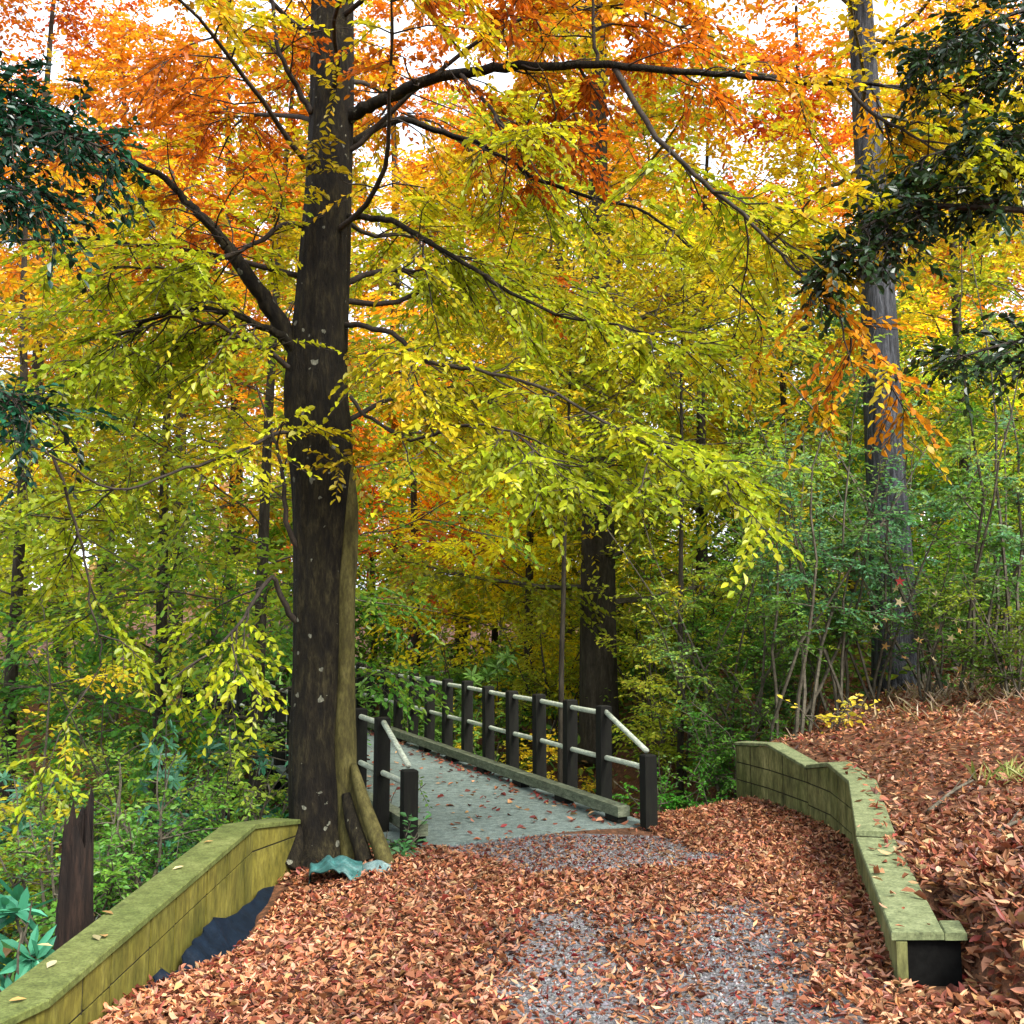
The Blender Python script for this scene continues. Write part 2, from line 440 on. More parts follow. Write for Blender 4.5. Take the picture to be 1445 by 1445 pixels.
# leaves that lie on the right wall's caps, thickest along the bank side
xs = np.array([5.0, 7.1, 7.12, 8.9, 9.7, 10.2]); zs = np.array([.136, .124, .162, .207, .238, .15])
litter(mb, 2600, (1.8, 3.2), (5.0, 10.2), lambda x, y: (lambda d: (d > .0) & (d < .24) & (rng.uniform(0, 1, len(x)) < .08 + .75 * sm(.1, .24, d) * sm(5.3, 6.5, y)))(x - np.interp(y, [4.98, 7.1, 8.9, 9.7, 10.2], [1.80, 2.34, 2.87, 2.94, 2.88])), .05, .085, .02, .6, zf=lambda x, y: np.interp(y, xs, zs) + .004)
litter(mb, 9000, (-6, -2.2), (3.6, 12), lambda x, y: rng.uniform(0, 1, len(x)) < .5, .05, .09, .03, .7, [(.14, .06, .03), (.2, .1, .04), (.08, .04, .02), (.25, .19, .05)], [.3, .25, .3, .15])
o = mb.build("fallen_leaves", M["litter"])
tag(o, "carpet of rust brown fallen leaves over path edges and bank", "fallen leaves", kind="stuff")

# ------------------------------------------------------------------ wood materials
def wood_mat(name, stops, grain=(1, 14, 14), rough=.8, bump=.25, stain=None, stainf=.6, n2=2.0, stretch=(1, 1, 1)):
    return noise_mat(name, stops, scale=grain, nscale=2.2, detail=9, rough=rough, bump=bump, bdist=.01, stops2=stain, f2=stainf, n2=n2)

# ------------------------------------------------------------------ footbridge
DECKZ = -.40
B3 = np.array([*BD, 0.0]); R3 = np.array([*BR, 0.0])
def BP(s, r, z):
    return B3 * s + R3 * r + UP * z
RC = 4.14; HW = 1.19
bridge = empty("footbridge", BP(8.5, RC, DECKZ), "weathered wooden footbridge with dark square posts and pale round rails", "footbridge")
M["deck"] = noise_mat("deck_boards", [(0.3, (0.0732, 0.0957, 0.0927)), (0.55, (0.1464, 0.1913, 0.1853)), (0.75, (0.205, 0.2666, 0.2684))], scale=(3, 3, 3), nscale=5, bump=.2, bdist=.005, stops2=[(.3, (.3, .32, .3)), (.7, (.62, .62, .6))], n2=1.5, f2=.7)
M["post"] = noise_mat("dark_post_wood", [(0.3, (0.0014, 0.0014, 0.0009)), (0.55, (0.004, 0.0044, 0.0026)), (0.8, (0.0113, 0.0143, 0.0071))], scale=(6, 6, 1), nscale=4, bump=.12, bdist=.01)
M["kerbw"] = noise_mat("kerb_wood", [(0.3, (0.0525, 0.0638, 0.0413)), (0.55, (0.1275, 0.15, 0.0975)), (0.8, (0.225, 0.255, 0.18))], scale=(2, 2, 6), nscale=4, bump=.3, bdist=.01)
M["rail"] = noise_mat("pale_rail", [(0.3, (0.238, 0.2805, 0.221)), (0.6, (0.425, 0.476, 0.3825)), (0.8, (0.5525, 0.595, 0.51))], scale=(2, 2, 8), nscale=4, bump=.1, bdist=.004, rough=.55)
mb = MB()
s = 8.68
S_END = 25.0
while s < S_END:
    w = .138
    tilt = rng.normal(0, .0006)
    mb.box(BP(s + w / 2, RC, DECKZ - .022 + rng.normal(0, .0005)), R3 * (HW + .09 + rng.normal(0, .006)), B3 * (w / 2 - .0012), UP * .02 + R3 * tilt)
    s += w
mb.build("deck", M["deck"], bridge)
mb = MB()
for rr_ in (-1.0, 0, 1.0):
    mb.box(BP((8.6 + S_END) / 2, RC + rr_, DECKZ - .16), R3 * .05, B3 * (S_END - 8.6) / 2, UP * .11)
for s in (13.5, 19):
    for rr_ in (-1.0, 1.0):
        mb.box(BP(s, RC + rr_, DECKZ - 1.6), R3 * .12, B3 * .12, UP * 1.3)
mb.build("support_beam", M["post"], bridge)
POSTS = [9.42 + .75 * i for i in range(20)]
for side in (-1, 1):
    r0 = RC + side * HW
    s0 = 8.62 if side < 0 else 8.56
    sh = 0.0
    # kerb
    mb = MB()
    mb.box(BP((8.75 + S_END) / 2, RC + side * (HW - .16), DECKZ + .115), R3 * .065, B3 * (S_END - 8.75) / 2, UP * .05)
    mb.build("kerb", M["kerbw"], bridge)
    for s in np.arange(8.9, S_END, 1.1):
        mb = MB(); mb.box(BP(s, RC + side * (HW - .16), DECKZ + .032), R3 * .055, B3 * .12, UP * .032)
        mb.build("kerb_block", M["post"], bridge)
    # posts
    def post(s, top, half=.064):
        mb = MB()
        h0, h1 = DECKZ - .35, top
        c = np.array([[-1, -1], [1, -1], [1, 1], [-1, 1]])
        lev = [(h0, 1), (h1 - .012, 1), (h1, .82)]
        vs = []
        jx = rng.normal(0, .004, 2)
        for zz, k in lev:
            for a, b in c:
                vs.append(BP(s + b * half * .85 * k + jx[0] * (zz - h0), r0 + a * half * k + jx[1] * (zz - h0), zz))
        fs = []
        for L_ in range(2):
            for a in range(4):
                fs.append([L_ * 4 + a, L_ * 4 + (a + 1) % 4, L_ * 4 + 4 + (a + 1) % 4, L_ * 4 + 4 + a])
        mb.add(vs, [fs, [[8, 9, 10, 11]], [[3, 2, 1, 0]]])
        return mb.build("post", M["post"], bridge)
    shorttop = .27 if side > 0 else .27
    post(s0, shorttop)
    for i, s in enumerate(POSTS):
        post(s + sh, .66 + rng.normal(0, .008))
    # rails pass through the posts
    for nm, z in (("top_rail", .585), ("middle_rail", .135)):
        mb = MB()
        S_ = np.linspace(POSTS[0] if nm == "top_rail" else s0, POSTS[-1] + .3, 40)
        P = np.array([BP(s, r0, z + .004 * math.sin(s * 3)) for s in S_])
        mb.tube(P, .027, 10)
        mb.build(nm, M["rail"], bridge, smooth=True)
    mb = MB()
    A = BP(POSTS[0] - .055, r0, .60); Bq = BP(s0 + .02, r0, shorttop + .028)
    mb.tube(np.linspace(A, Bq, 4), .026, 10)
    mb.build("sloping_rail", M["rail"], bridge, smooth=True)

# leaves lying on the deck
mb = MB()
n = 460
s = rng.uniform(8.55, 17, n); r = RC + rng.uniform(-1.05, 1.05, n)
edge = rng.uniform(0, 1, n) < .35
r = np.where(edge, RC + 1.0 - np.abs(rng.normal(0, .12, n)), r)
P = B3[None] * s[:, None] + R3[None] * r[:, None] + UP * (DECKZ + .008)
yaw = rng.uniform(0, 6.28, n)
ax = np.stack([np.cos(yaw), np.sin(yaw), rng.normal(.05, .15, n)], -1); no = np.stack([rng.normal(0, .3, n), rng.normal(0, .3, n), np.ones(n)], -1)
mb.leaves(P, ax, no, rng.uniform(.05, .09, n), pal([(.16, .03, .025), (.25, .08, .04), (.1, .03, .02), (.35, .2, .1)], n, .2), width=rng.uniform(.8, 1.4, n), curl=rng.normal(.1, .15, n), tip=rng.normal(.1, .15, n))
o = mb.build("deck_leaves", M["litter"])
tag(o, "scattered dark red leaves lying on the bridge deck", "fallen leaves", kind="stuff")

# ------------------------------------------------------------------ retaining walls
M["wallL"] = noise_mat("algae_stained_planks", [(0.28, (0.0436, 0.041, 0.0068)), (0.5, (0.0996, 0.0906, 0.0146)), (0.75, (0.1433, 0.1334, 0.034))], scale=(2.6, 2.6, .8), nscale=3, detail=10, bump=.12, bdist=.01, stops2=[(.32, (.22, .26, .12)), (.62, (.6, .58, .5))], n2=2.6, f2=.75)
M["capL"] = noise_mat("algae_stained_cap", [(0.28, (0.0396, 0.0475, 0.0118)), (0.5, (0.0748, 0.0903, 0.0265)), (0.75, (0.1232, 0.1426, 0.053))], scale=(4, 4, 4), nscale=3.5, detail=9, bump=.3, bdist=.008, stops2=[(.3, (.34, .4, .25)), (.65, (.6, .6, .52))], n2=2.2, f2=.7)
M["wallR"] = noise_mat("mossy_planks", [(0.28, (0.0414, 0.0436, 0.0185)), (0.5, (0.1173, 0.1198, 0.0495)), (0.75, (0.2208, 0.2178, 0.1056))], scale=(2.8, 2.8, .9), nscale=3, detail=10, bump=.15, bdist=.012, stops2=[(.3, (.2, .26, .12)), (.66, (.64, .62, .55))], n2=2.4, f2=.8)
M["capR"] = noise_mat("mossy_cap", [(0.28, (0.0594, 0.0759, 0.035)), (0.5, (0.1122, 0.1345, 0.063)), (0.75, (0.1716, 0.2001, 0.105))], scale=(4, 4, 4), nscale=3.5, detail=9, bump=.3, bdist=.008)
M["gap"] = noise_mat("dark_gap", [(.3, (.008, .008, .005)), (.7, (.02, .018, .01))], nscale=5)

def plank_wall(root, A, Bp, zA, zB, zlow, inward, mat_, seam_zs, joints, th=.05, rake=0, name="plank_face"):
    """vertical face between plan points A and B, boarded; top goes straight from zA to zB"""
    A = np.array([A[0], A[1], 0.0]); Bp = np.array([Bp[0], Bp[1], 0.0])
    L_ = np.linalg.norm(Bp - A); u = (Bp - A) / L_
    inn = np.array([inward[0], inward[1], 0.0]); inn = inn - u * np.dot(inn, u); inn = nrm(inn)
    mb = MB()
    cuts = [0] + list(joints) + [L_]
    for ci in range(len(cuts) - 1):
        a, b = cuts[ci] + (.012 if ci else 0), cuts[ci + 1] - (.012 if ci < len(cuts) - 2 else 0)
        lv = [zlow] + list(seam_zs) + [None]
        for k in range(len(lv) - 1):
            off = rng.uniform(-.003, .003)
            def topz(t):
                return zA + (zB - zA) * t / L_
            z0 = lv[k]
            za = topz(a) if lv[k + 1] is None else min(lv[k + 1], topz(a)); zb = topz(b) if lv[k + 1] is None else min(lv[k + 1], topz(b))
            if max(za, zb) <= z0 + .01: continue
            za = max(za, z0 + .005); zb = max(zb, z0 + .005)
            gp = .007
            vs = []
            for d in (off, th):
                for t, zl, zh in ((a, z0 + (gp if k else 0), za - gp), (b, z0 + (gp if k else 0), zb - gp)):
                    vs.append(A + u * t + inn * d + UP * zl); vs.append(A + u * t + inn * d + UP * zh)
            mb.add(vs, [[[0, 2, 3, 1], [4, 5, 7, 6], [0, 1, 5, 4], [2, 6, 7, 3], [0, 4, 6, 2], [1, 3, 7, 5]]])
    f = mb.build(name, mat_, root)
    # dark backing behind the joints
    m2 = MB()
    vs = []
    for d in (.009, th - .004):
        for t, zh in ((0.006, zA), (L_ - .006, zB)):
            vs.append(A + u * t + inn * d + UP * zlow); vs.append(A + u * t + inn * d + UP * (zh - .012))
    m2.add(vs, [[[0, 2, 3, 1], [4, 5, 7, 6], [0, 1, 5, 4], [2, 6, 7, 3], [0, 4, 6, 2], [1, 3, 7, 5]]])
    m2.build("backing_board", M["gap"], f)
    return f

def cap_board(root, pts, inward_w, mat_, th=.035, over=.02, name="cap_board"):
    """pts: list of (x,y,ztop, inx, iny) front edge; board of given width towards (inx,iny)"""
    mb = MB()
    vs = []
    for (x, y, z, ix, iy, w) in pts:
        i = np.array([ix, iy, 0.0]); i = i / np.linalg.norm(i)
        p0 = np.array([x, y, 0.0]) - i * over
        p1 = p0 + i * w
        e = .006
        for q, zz in ((p0, z - th), (p0, z - e), (p0 + i * e, z), (p1 - i * e, z), (p1, z - e), (p1, z - th)):
            vs.append(q + UP * zz)
    n = len(pts); fs = []
    for a in range(n - 1):
        for b in range(6):
            fs.append([a * 6 + b, a * 6 + (b + 1) % 6, a * 6 + 6 + (b + 1) % 6, a * 6 + 6 + b])
    mb.add(vs, [fs, [list(range(6))[::-1]], [[(n - 1) * 6 + b for b in range(6)]]])
    return mb.build(name, mat_, root)

# left wall
ZL = .03
a0 = at_z(64, 1409, ZL); a1 = at_z(357, 1163, ZL)
dirL = nrm(a1 - a0)
a2 = W(421, 1156, 8.55)
near = at_z(-10, 1444, ZL)
wl = empty("retaining_wall", (a0[0], a0[1], T(a0[0] + .2, a0[1])), "long yellow green boarded retaining wall left of the path, beside the big trunk", "retaining wall", "retaining walls")
inL = (-1, 0)
jl = list(np.cumsum([.40, .33, .55, .42, .62, .47, .5]))
LL = np.linalg.norm((a1 - a0)[:2])
jl = [j for j in jl if j < LL - .2]
fo = .02
plank_wall(wl, a0[:2], a1[:2], ZL - .03, ZL - .03, -.62, inL, M["wallL"], [ZL - .205], jl)
plank_wall(wl, a1[:2], a2[:2], ZL - .03, a2[2] - .03, -.8, inL, M["wallL"], [ZL - .205], [])
plank_wall(wl, near[:2], a0[:2], ZL - .03, ZL - .03, -.5, inL, M["wallL"], [ZL - .205], [])
cap_board(wl, [(near[0], near[1], ZL, -1, .55, .27), (a0[0], a0[1], ZL, -1, .12, .25)], .25, M["capL"])
cap_board(wl, [(a0[0], a0[1] + .004, ZL, -1, .12, .25), (a1[0], a1[1], ZL, -1, -.02, .25)], .25, M["capL"])
cap_board(wl, [(a1[0], a1[1] + .004, ZL, -1, -.02, .25), (a2[0], a2[1], a2[2], -1, .25, .25)], .25, M["capL"])

# right wall: three stepped lengths
wr = empty("retaining_wall", (1.87, 5.0, -.2), "stepped mossy grey green retaining wall holding the leafy bank", "retaining wall", "retaining walls")
def Z(px, py, Y):
    return W(px, py, Y)
c0 = W(1264, 1316, 5.0); c1 = W(1212, 1181, 7.1)
b0 = W(1212, 1172, 7.12); b1 = W(1200, 1101, 8.9); b2 = W(1170, 1076, 9.7); b3 = W(1139, 1079, 10.2)
e0 = W(1138, 1080, 10.22); e1 = W(1084, 1049, 11.0); e2 = W(1038, 1047, 11.6)
M["cavity_shade"] = noise_mat("cavity_shade_black", [(0.3, (0.0016, 0.0016, 0.0016)), (0.7, (0.0048, 0.0052, 0.0048))], nscale=8, bump=.2, rough=.9, spec=.1)  # shade of the hollow under the cap, put into the colour
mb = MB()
mb.box(np.array([c0[0] + .055 + .135, c0[1] + .05, c0[2] - .04 - .2]), np.array([.135, .01, 0]), np.array([0, .012, 0]), UP * .2)  # added board: its black stands for the shade under the cap's open end
mb.build("cavity_shade_board", M["cavity_shade"], wr)
inR = (1, 0)
plank_wall(wr, c0[:2], c1[:2], c0[2] - .035, c1[2] - .035, -.55, inR, M["wallR"], [], [1.1])
plank_wall(wr, b0[:2], b1[:2], b0[2] - .035, b1[2] - .035, -.75, inR, M["wallR"], [-.1], [.8])
plank_wall(wr, b1[:2], b2[:2], b1[2] - .035, b2[2] - .035, -.95, inR, M["wallR"], [-.24, -.03], [.5])
plank_wall(wr, b2[:2], b3[:2], b2[2] - .035, b3[2] - .035, -.95, inR, M["wallR"], [-.24, -.03], [])
plank_wall(wr, e0[:2], e1[:2], e0[2] - .035, e1[2] - .035, -1.1, inR, M["wallR"], [-.42, -.22, -.03], [.5])
plank_wall(wr, e1[:2], e2[:2], e1[2] - .035, e2[2] - .035, -1.3, inR, M["wallR"], [-.42, -.22, -.03], [.35])
cap_board(wr, [(*c0, 1, .02, .25), (*c1, 1, -.2, .25)], .25, M["capR"])
cap_board(wr, [(c0[0] + .234, c0[1] + .005, c0[2] - .003, 1, .02, .105), (c0[0] + .284, c0[1] + .2, c0[2] - .003, 1, .02, .105)], .1, M["capR"], over=0)
cap_board(wr, [(*b0, 1, -.25, .25), (*b1, 1, .1, .25)], .25, M["capR"])
cap_board(wr, [(*(b1 + np.array([0, .004, 0])), 1, .1, .25), (*b2, 1, .35, .25)], .25, M["capR"])
cap_board(wr, [(*(b2 + np.array([0, .004, 0])), 1, .35, .25), (*b3, 1, .8, .25)], .25, M["capR"])
cap_board(wr, [(*e0, 1, .35, .2), (*e1, 1, .4, .2)], .2, M["capR"], th=.03)
cap_board(wr, [(*(e1 + np.array([0, .004, 0])), 1, .4, .2), (*e2, 1, .7, .2)], .2, M["capR"], th=.03)

# black plastic sheet hanging against the left wall
def fabric_mat(name, c, rough=.45):
    return noise_mat(name, [(.3, tuple(.6 * v for v in c)), (.7, tuple(1.3 * v for v in c))], nscale=7, bump=.35, bdist=.02, rough=.6, spec=.12, fine=.3)
M["sheet"] = fabric_mat("dark_plastic_sheet", (.004, .009, .018), .6)
tops = [(196, 1402), (205, 1388), (212, 1385), (222, 1362), (233, 1380), (246, 1371), (262, 1335), (280, 1318), (297, 1294), (318, 1296), (345, 1277), (372, 1250), (398, 1222), (413, 1200), (421, 1196), (430, 1204)]
nU, nV = 60, 9
tx = np.interp(np.linspace(0, 1, nU), np.linspace(0, 1, len(tops)), [t[0] for t in tops]); ty = np.interp(np.linspace(0, 1, nU), np.linspace(0, 1, len(tops)), [t[1] for t in tops])
V = np.zeros((nU, nV, 3))
for i in range(nU):
    # where that column meets the wall's plane
    d = ray(tx[i], ty[i]); 
    wx = a0[0] + .03 if ty[i] > 1210 else a0[0] + .06
    t = wx / d[0]; Pt = np.array([0, 0, CAMZ]) + d * t
    if Pt[1] > 8.5: Pt = W(tx[i], ty[i], 8.5)
    for j in range(nV):
        f = j / (nV - 1)
        gz = T(Pt[0] + .1, Pt[1]) - .06
        zz = Pt[2] + (gz - Pt[2]) * f
        out_ = .02 + .24 * f ** 1.25 * min(1, i / 14) + .03 * math.sin(i * .7 + f * 2) * f + .014 * math.sin(i * 1.9) + .028 * math.sin(i * 1.05 + 4 * f) * f ** .5 
        V[i, j] = (Pt[0] + out_, Pt[1], zz)
mb = MB()
V2 = V + np.array([-.006, 0, 0])
ii = (np.arange(nU - 1)[:, None] * nV + np.arange(nV - 1)[None, :]).ravel()
q = np.stack([ii, ii + 1, ii + nV + 1, ii + nV], -1)
mb.add(np.concatenate([V.reshape(-1, 3), V2.reshape(-1, 3)]), [q, q[:, ::-1] + nU * nV])
o = mb.build("plastic_sheet", M["sheet"], smooth=True)
tag(o, "dark blue black plastic sheet slumped against the left wall's foot", "plastic sheet")

# ------------------------------------------------------------------ leaves lying singly on the left wall's cap
star_mat = M["litter"]
for (px, py) in [(286, 1189), (243, 1227), (145, 1319), (140, 1327), (75, 1335), (66, 1366), (38, 1409), (160, 1290)]:
    P = at_z(px, py, ZL + .004)
    mb = MB()
    yaw = rng.uniform(0, 6.28)
    mb.leaves([P], [[math.cos(yaw), math.sin(yaw), .05]], [[.1, .05, 1]], [.075], pal([(.35, .2, .08), (.4, .3, .17), (.3, .26, .14)], 1), curl=.12, tip=.1)
    o = mb.build("fallen_leaf", star_mat)
    tag(o, "single dry curled leaf lying on top of the left retaining wall", "fallen leaf", "leaves on the left wall's cap")

# ------------------------------------------------------------------ foliage tools
def spray(mb, tw, O, D, Ln, nl, size, cols, r, droop=.25, tilt=.35, shape="oval", width=1.0, hang=.3, ang=.9):
    """flat leafy twigs: O origins, D directions, Ln lengths, nl leaves each; cols (m,3)"""
    m = len(O)
    if m == 0: return
    D = nrm(D)
    side = np.cross(D, UP); bad = np.linalg.norm(side, axis=1) < .2
    side[bad] = r.normal(size=(bad.sum(), 3)); side = nrm(side)
    k = np.arange(nl)
    t = (k + .6) / nl
    sg = np.where(k % 2 == 0, 1.0, -1.0)
    pos = O[:, None] + D[:, None] * (Ln[:, None] * t[None])[..., None] - UP * (droop * (Ln[:, None] * t[None]) ** 2 / np.maximum(Ln[:, None], .1))[..., None]
    ax = D[:, None] * .75 + side[:, None] * (sg * ang)[None, :, None] + r.normal(0, .22, (m, nl, 3)) - UP * hang
    nor = UP + r.normal(0, tilt, (m, nl, 3)) + side[:, None] * (sg * .15)[None, :, None]
    sz = size * r.uniform(.65, 1.2, (m, nl)) * (1 - .25 * np.abs(t - .5))[None]
    c = cols[:, None] * (1 + r.normal(0, .16, (m, nl, 1))) * (1 + r.normal(0, .06, (m, nl, 3)))
    mb.leaves(pos.reshape(-1, 3), ax.reshape(-1, 3), nor.reshape(-1, 3), sz.ravel(), np.clip(c, .003, .95).reshape(-1, 3), width=width * r.uniform(.85, 1.2, m * nl), curl=r.normal(.10, .07, m * nl), tip=r.normal(-.12, .1, m * nl), shape=shape)
    if tw is not None:
        tw.twigs(O, O + D * Ln[:, None] - UP * (droop * Ln)[:, None], .004, .0018)

def curve(p, d, L_, n, r, wander=.15, grav=0.0):
    P = [np.array(p, float)]; d = nrm(d)
    for i in range(n):
        d = nrm(d + r.normal(0, wander, 3) + np.array([0, 0, grav]))
        P.append(P[-1] + d * L_ / n)
    return np.array(P)

def smooth_poly(P, n):
    P = np.asarray(P, float)
    t = np.linspace(0, 1, len(P)); tt = np.linspace(0, 1, n)
    # Catmull-Rom
    out = []
    for x in tt * (len(P) - 1):
        i = min(int(x), len(P) - 2); f = x - i
        p0 = P[max(i - 1, 0)]; p1 = P[i]; p2 = P[i + 1]; p3 = P[min(i + 2, len(P) - 1)]
        out.append(.5 * ((2 * p1) + (-p0 + p2) * f + (2 * p0 - 5 * p1 + 4 * p2 - p3) * f * f + (-p0 + 3 * p1 - 3 * p2 + p3) * f ** 3))
    return np.array(out)

# palettes (the leaves' own colours, linear)
OLIVE = (.20, .21, .014); YELLOW = (.48, .37, .02); GOLD = (.52, .29, .015); ORANGE = (.52, .17, .012); RED = (.34, .05, .012)
LIME = (.25, .31, .03); GREEN = (.07, .15, .02); DEEP = (.022, .075, .022); TEAL = (.03, .16, .09); BROWN = (.24, .11, .03); PINK = (.5, .27, .2); DARK = (.012, .035, .012)

def crown_colors(P, r, zlo, zhi, seq, seed, spread=.22, f=.6):
    """colour by height and patch: seq is a list of colours from low to high"""
    t = np.clip((P[:, 2] - zlo) / (zhi - zlo), 0, 1) + noise3(P, f, seed) * spread + r.normal(0, .1, len(P))
    seq = np.array(seq); x = np.clip(t, 0, .999) * (len(seq) - 1)
    i = x.astype(int); fr = (x - i)[:, None]
    return seq[i] * (1 - fr) + seq[i + 1] * fr

# ------------------------------------------------------------------ the big tree beside the bridge
r_ = np.random.default_rng(5)
TD = 8.8
tp = [(460, 1214, 106), (455, 1172, 86), (448, 1120, 76), (445, 1050, 70), (448, 950, 65), (452, 800, 68), (456, 700, 80), (453, 620, 89), (447, 550, 87), (454, 450, 77), (462, 300, 69), (468, 150, 63), (469, 0, 60), (474, -180, 54), (480, -420, 44), (490, -750, 30)]
TP = np.array([W(a, b, TD) for a, b, c in tp]); TR = np.array([c / 2 / F * TD for a, b, c in tp])
big = empty("hornbeam_tree", (TP[0][0], TP[0][1], T(TP[0][0], TP[0][1])), "big dark trunked tree with yellow and orange leaves beside the bridge", "tree")
PP = smooth_poly(TP, 140); RRr = np.interp(np.linspace(0, 1, 140), np.linspace(0, 1, len(TR)), TR)
z0 = PP[0][2]
def trunk_wob(P, th):
    z = P[:, 2:3]; h = np.clip((z - z0), 0, 99)
    w = 1 + .05 * np.sin(3 * th + .5 * z + .6) + .04 * np.sin(5 * th - .8 * z) + .022 * np.sin(11 * th + 1.3 * np.sin(z * 1.1)) + .014 * np.sin(19 * th + 2 * np.sin(z * 1.7))
    return w + .22 * np.exp(-h / .22) * (np.cos(4 * th + .5) * .5 + .6)
mb = MB(); mb.tube(PP, RRr, 56, wob=trunk_wob)
mb.build("trunk", M["bark"], big, smooth=True)
# pale fused stem on the right of the trunk and the leaning root
def pxtube(name, pts, mat_, parent, k=12, n=40, wob=None):
    P = np.array([W(a, b, d) for a, b, d, w in pts]); R = np.array([w / 2 / F * d for a, b, d, w in pts])
    PPs = smooth_poly(P, n); RR = np.interp(np.linspace(0, 1, n), np.linspace(0, 1, len(R)), R)
    mb = MB(); mb.tube(PPs, RR, k, wob=wob)
    return mb.build(name, mat_, parent, smooth=True)
pxtube("fused_stem", [(493, 650, 8.76, 8), (494, 710, 8.74, 20), (493, 770, 8.75, 24), (488, 850, 8.76, 28), (487, 950, 8.76, 28), (485, 1050, 8.74, 32), (488, 1110, 8.72, 30), (492, 1150, 8.70, 34), (501, 1215, 8.62, 42)], M["bark_moss"], big, k=20, wob=lambda P, th: 1 + .10 * np.sin(3 * th + 2.2 * P[:, 2:3]) + .05 * np.sin(7 * th + 5 * P[:, 2:3]))
pxtube("root", [(499, 1078, 8.66, 8), (504, 1100, 8.6, 15), (514, 1135, 8.54, 19), (526, 1168, 8.48, 21), (538, 1200, 8.42, 23), (547, 1228, 8.36, 24)], M["bark_moss"], big)
pxtube("root", [(488, 1120, 8.62, 12), (497, 1160, 8.54, 20), (508, 1192, 8.48, 22), (514, 1215, 8.45, 24)], M["bark"], big)
pxtube("root", [(430, 1130, 8.7, 18), (424, 1170, 8.62, 26), (414, 1205, 8.52, 30), (405, 1225, 8.45, 30)], M["bark"], big)

LIMBS = [
    ([(488, 170, 8.8), (515, 152, 8.7), (545, 138, 8.6), (600, 115, 8.4), (680, 98, 8.2), (760, 93, 8.0), (850, 92, 7.9), (960, 99, 7.8), (1060, 108, 7.7), (1150, 116, 7.6), (1240, 120, 7.6), (1340, 128, 7.5)], .062, .010),
    ([(868, 96, 7.9), (905, 165, 7.7), (945, 212, 7.5), (1000, 262, 7.4), (1060, 315, 7.3), (1115, 372, 7.2), (1180, 440, 7.1), (1235, 510, 7.0)], .026, .006),
    ([(1190, 117, 7.6), (1225, 155, 7.5), (1285, 190, 7.4), (1360, 240, 7.3)], .018, .006),
    ([(650, 104, 8.25), (690, 150, 8.0), (722, 187, 7.9), (770, 182, 7.8), (820, 160, 7.7)], .018, .005),
    ([(843, 93, 7.9), (838, 40, 7.9), (835, -40, 7.9), (850, -140, 7.8)], .018, .006),
    ([(485, 305, 8.8), (520, 307, 8.6), (560, 315, 8.4), (600, 338, 8.2), (660, 375, 8), (720, 412, 7.9), (790, 446, 7.8), (885, 462, 7.7), (980, 500, 7.6)], .032, .006),
    ([(480, 458, 8.8), (520, 462, 8.5), (560, 475, 8.4), (590, 505, 8.2), (660, 520, 8), (760, 545, 7.7), (860, 600, 7.4), (960, 640, 7.1), (1060, 700, 6.9)], .027, .005),
    ([(490, 205, 8.9), (560, 170, 9.1), (620, 185, 9.2), (680, 205, 9.2), (725, 232, 9.2), (770, 260, 9.1), (850, 282, 9), (920, 305, 9), (1000, 370, 8.9), (1080, 450, 8.8)], .034, .007),
    ([(425, 505, 8.8), (395, 455, 8.7), (365, 410, 8.6), (330, 362, 8.5), (318, 345, 8.5), (290, 310, 8.4), (268, 290, 8.4), (230, 250, 8.3), (160, 215, 8.2), (70, 190, 8.0)], .085, .012),
    ([(428, 512, 8.75), (400, 478, 8.6), (370, 462, 8.5), (320, 440, 8.4), (260, 437, 8.3), (200, 455, 8.1), (130, 500, 7.9), (60, 570, 7.8)], .045, .007),
    ([(425, 525, 8.7), (395, 508, 8.6), (350, 480, 8.4), (290, 455, 8.3), (235, 450, 8.2), (180, 480, 8.1)], .03, .006),
    ([(440, 160, 8.7), (420, 125, 8.6), (398, 85, 8.4), (385, 20, 8.3), (380, -60, 8.2), (370, -150, 8.1)], .03, .008),
    ([(430, 318, 8.75), (395, 320, 8.5), (360, 345, 8.3), (300, 370, 8.1), (230, 380, 7.9), (150, 375, 7.7)], .028, .006),
    ([(420, 605, 8.75), (380, 615, 8.5), (330, 640, 8.3), (250, 665, 8), (160, 690, 7.7), (70, 640, 7.4), (0, 620, 7.2)], .02, .005),
    ([(75, 645, 7.6), (95, 700, 7.7), (115, 775, 7.8), (130, 860, 7.9), (142, 930, 8.0), (110, 990, 8.0)], .013, .004),
    ([(430, 790, 8.75), (405, 740, 8.6), (398, 660, 8.5), (380, 600, 8.4), (360, 540, 8.4)], .028, .006),
    ([(430, 890, 8.75), (400, 850, 8.6), (383, 815, 8.5), (345, 870, 8.3), (300, 920, 8.1), (240, 960, 7.9)], .03, .005),
    ([(495, 560, 8.7), (520, 590, 8.5), (580, 620, 8.2), (650, 600, 7.9), (710, 605, 7.7), (760, 640, 7.5), (810, 670, 7.3)], .018, .004),
    ([(487, 400, 8.9), (560, 380, 9.4), (650, 400, 10.0), (760, 400, 10.5), (880, 420, 11)], .03, .007),
    ([(480, 600, 8.95), (560, 560, 9.5), (660, 560, 10.1), (760, 600, 10.6)], .026, .006),
]
subs = []; SEG = []
twg = MB()
for li, (pts, ra, rb) in enumerate(LIMBS):
    P = smooth_poly(np.array([W(*q) for q in pts]), len(pts) * 4)
    P[2:] += r_.normal(0, .008, P[2:].shape)
    R = np.linspace(ra ** .8, rb ** .8, len(P)) ** 1.25
    mb = MB(); mb.tube(P, R, 10)
    mb.build("branch", M["bark"] if ra > .03 else M["twig"], big, smooth=True)
    SEG.append((P, R, .35 if li in (13, 14, 15, 16) else 1.0))
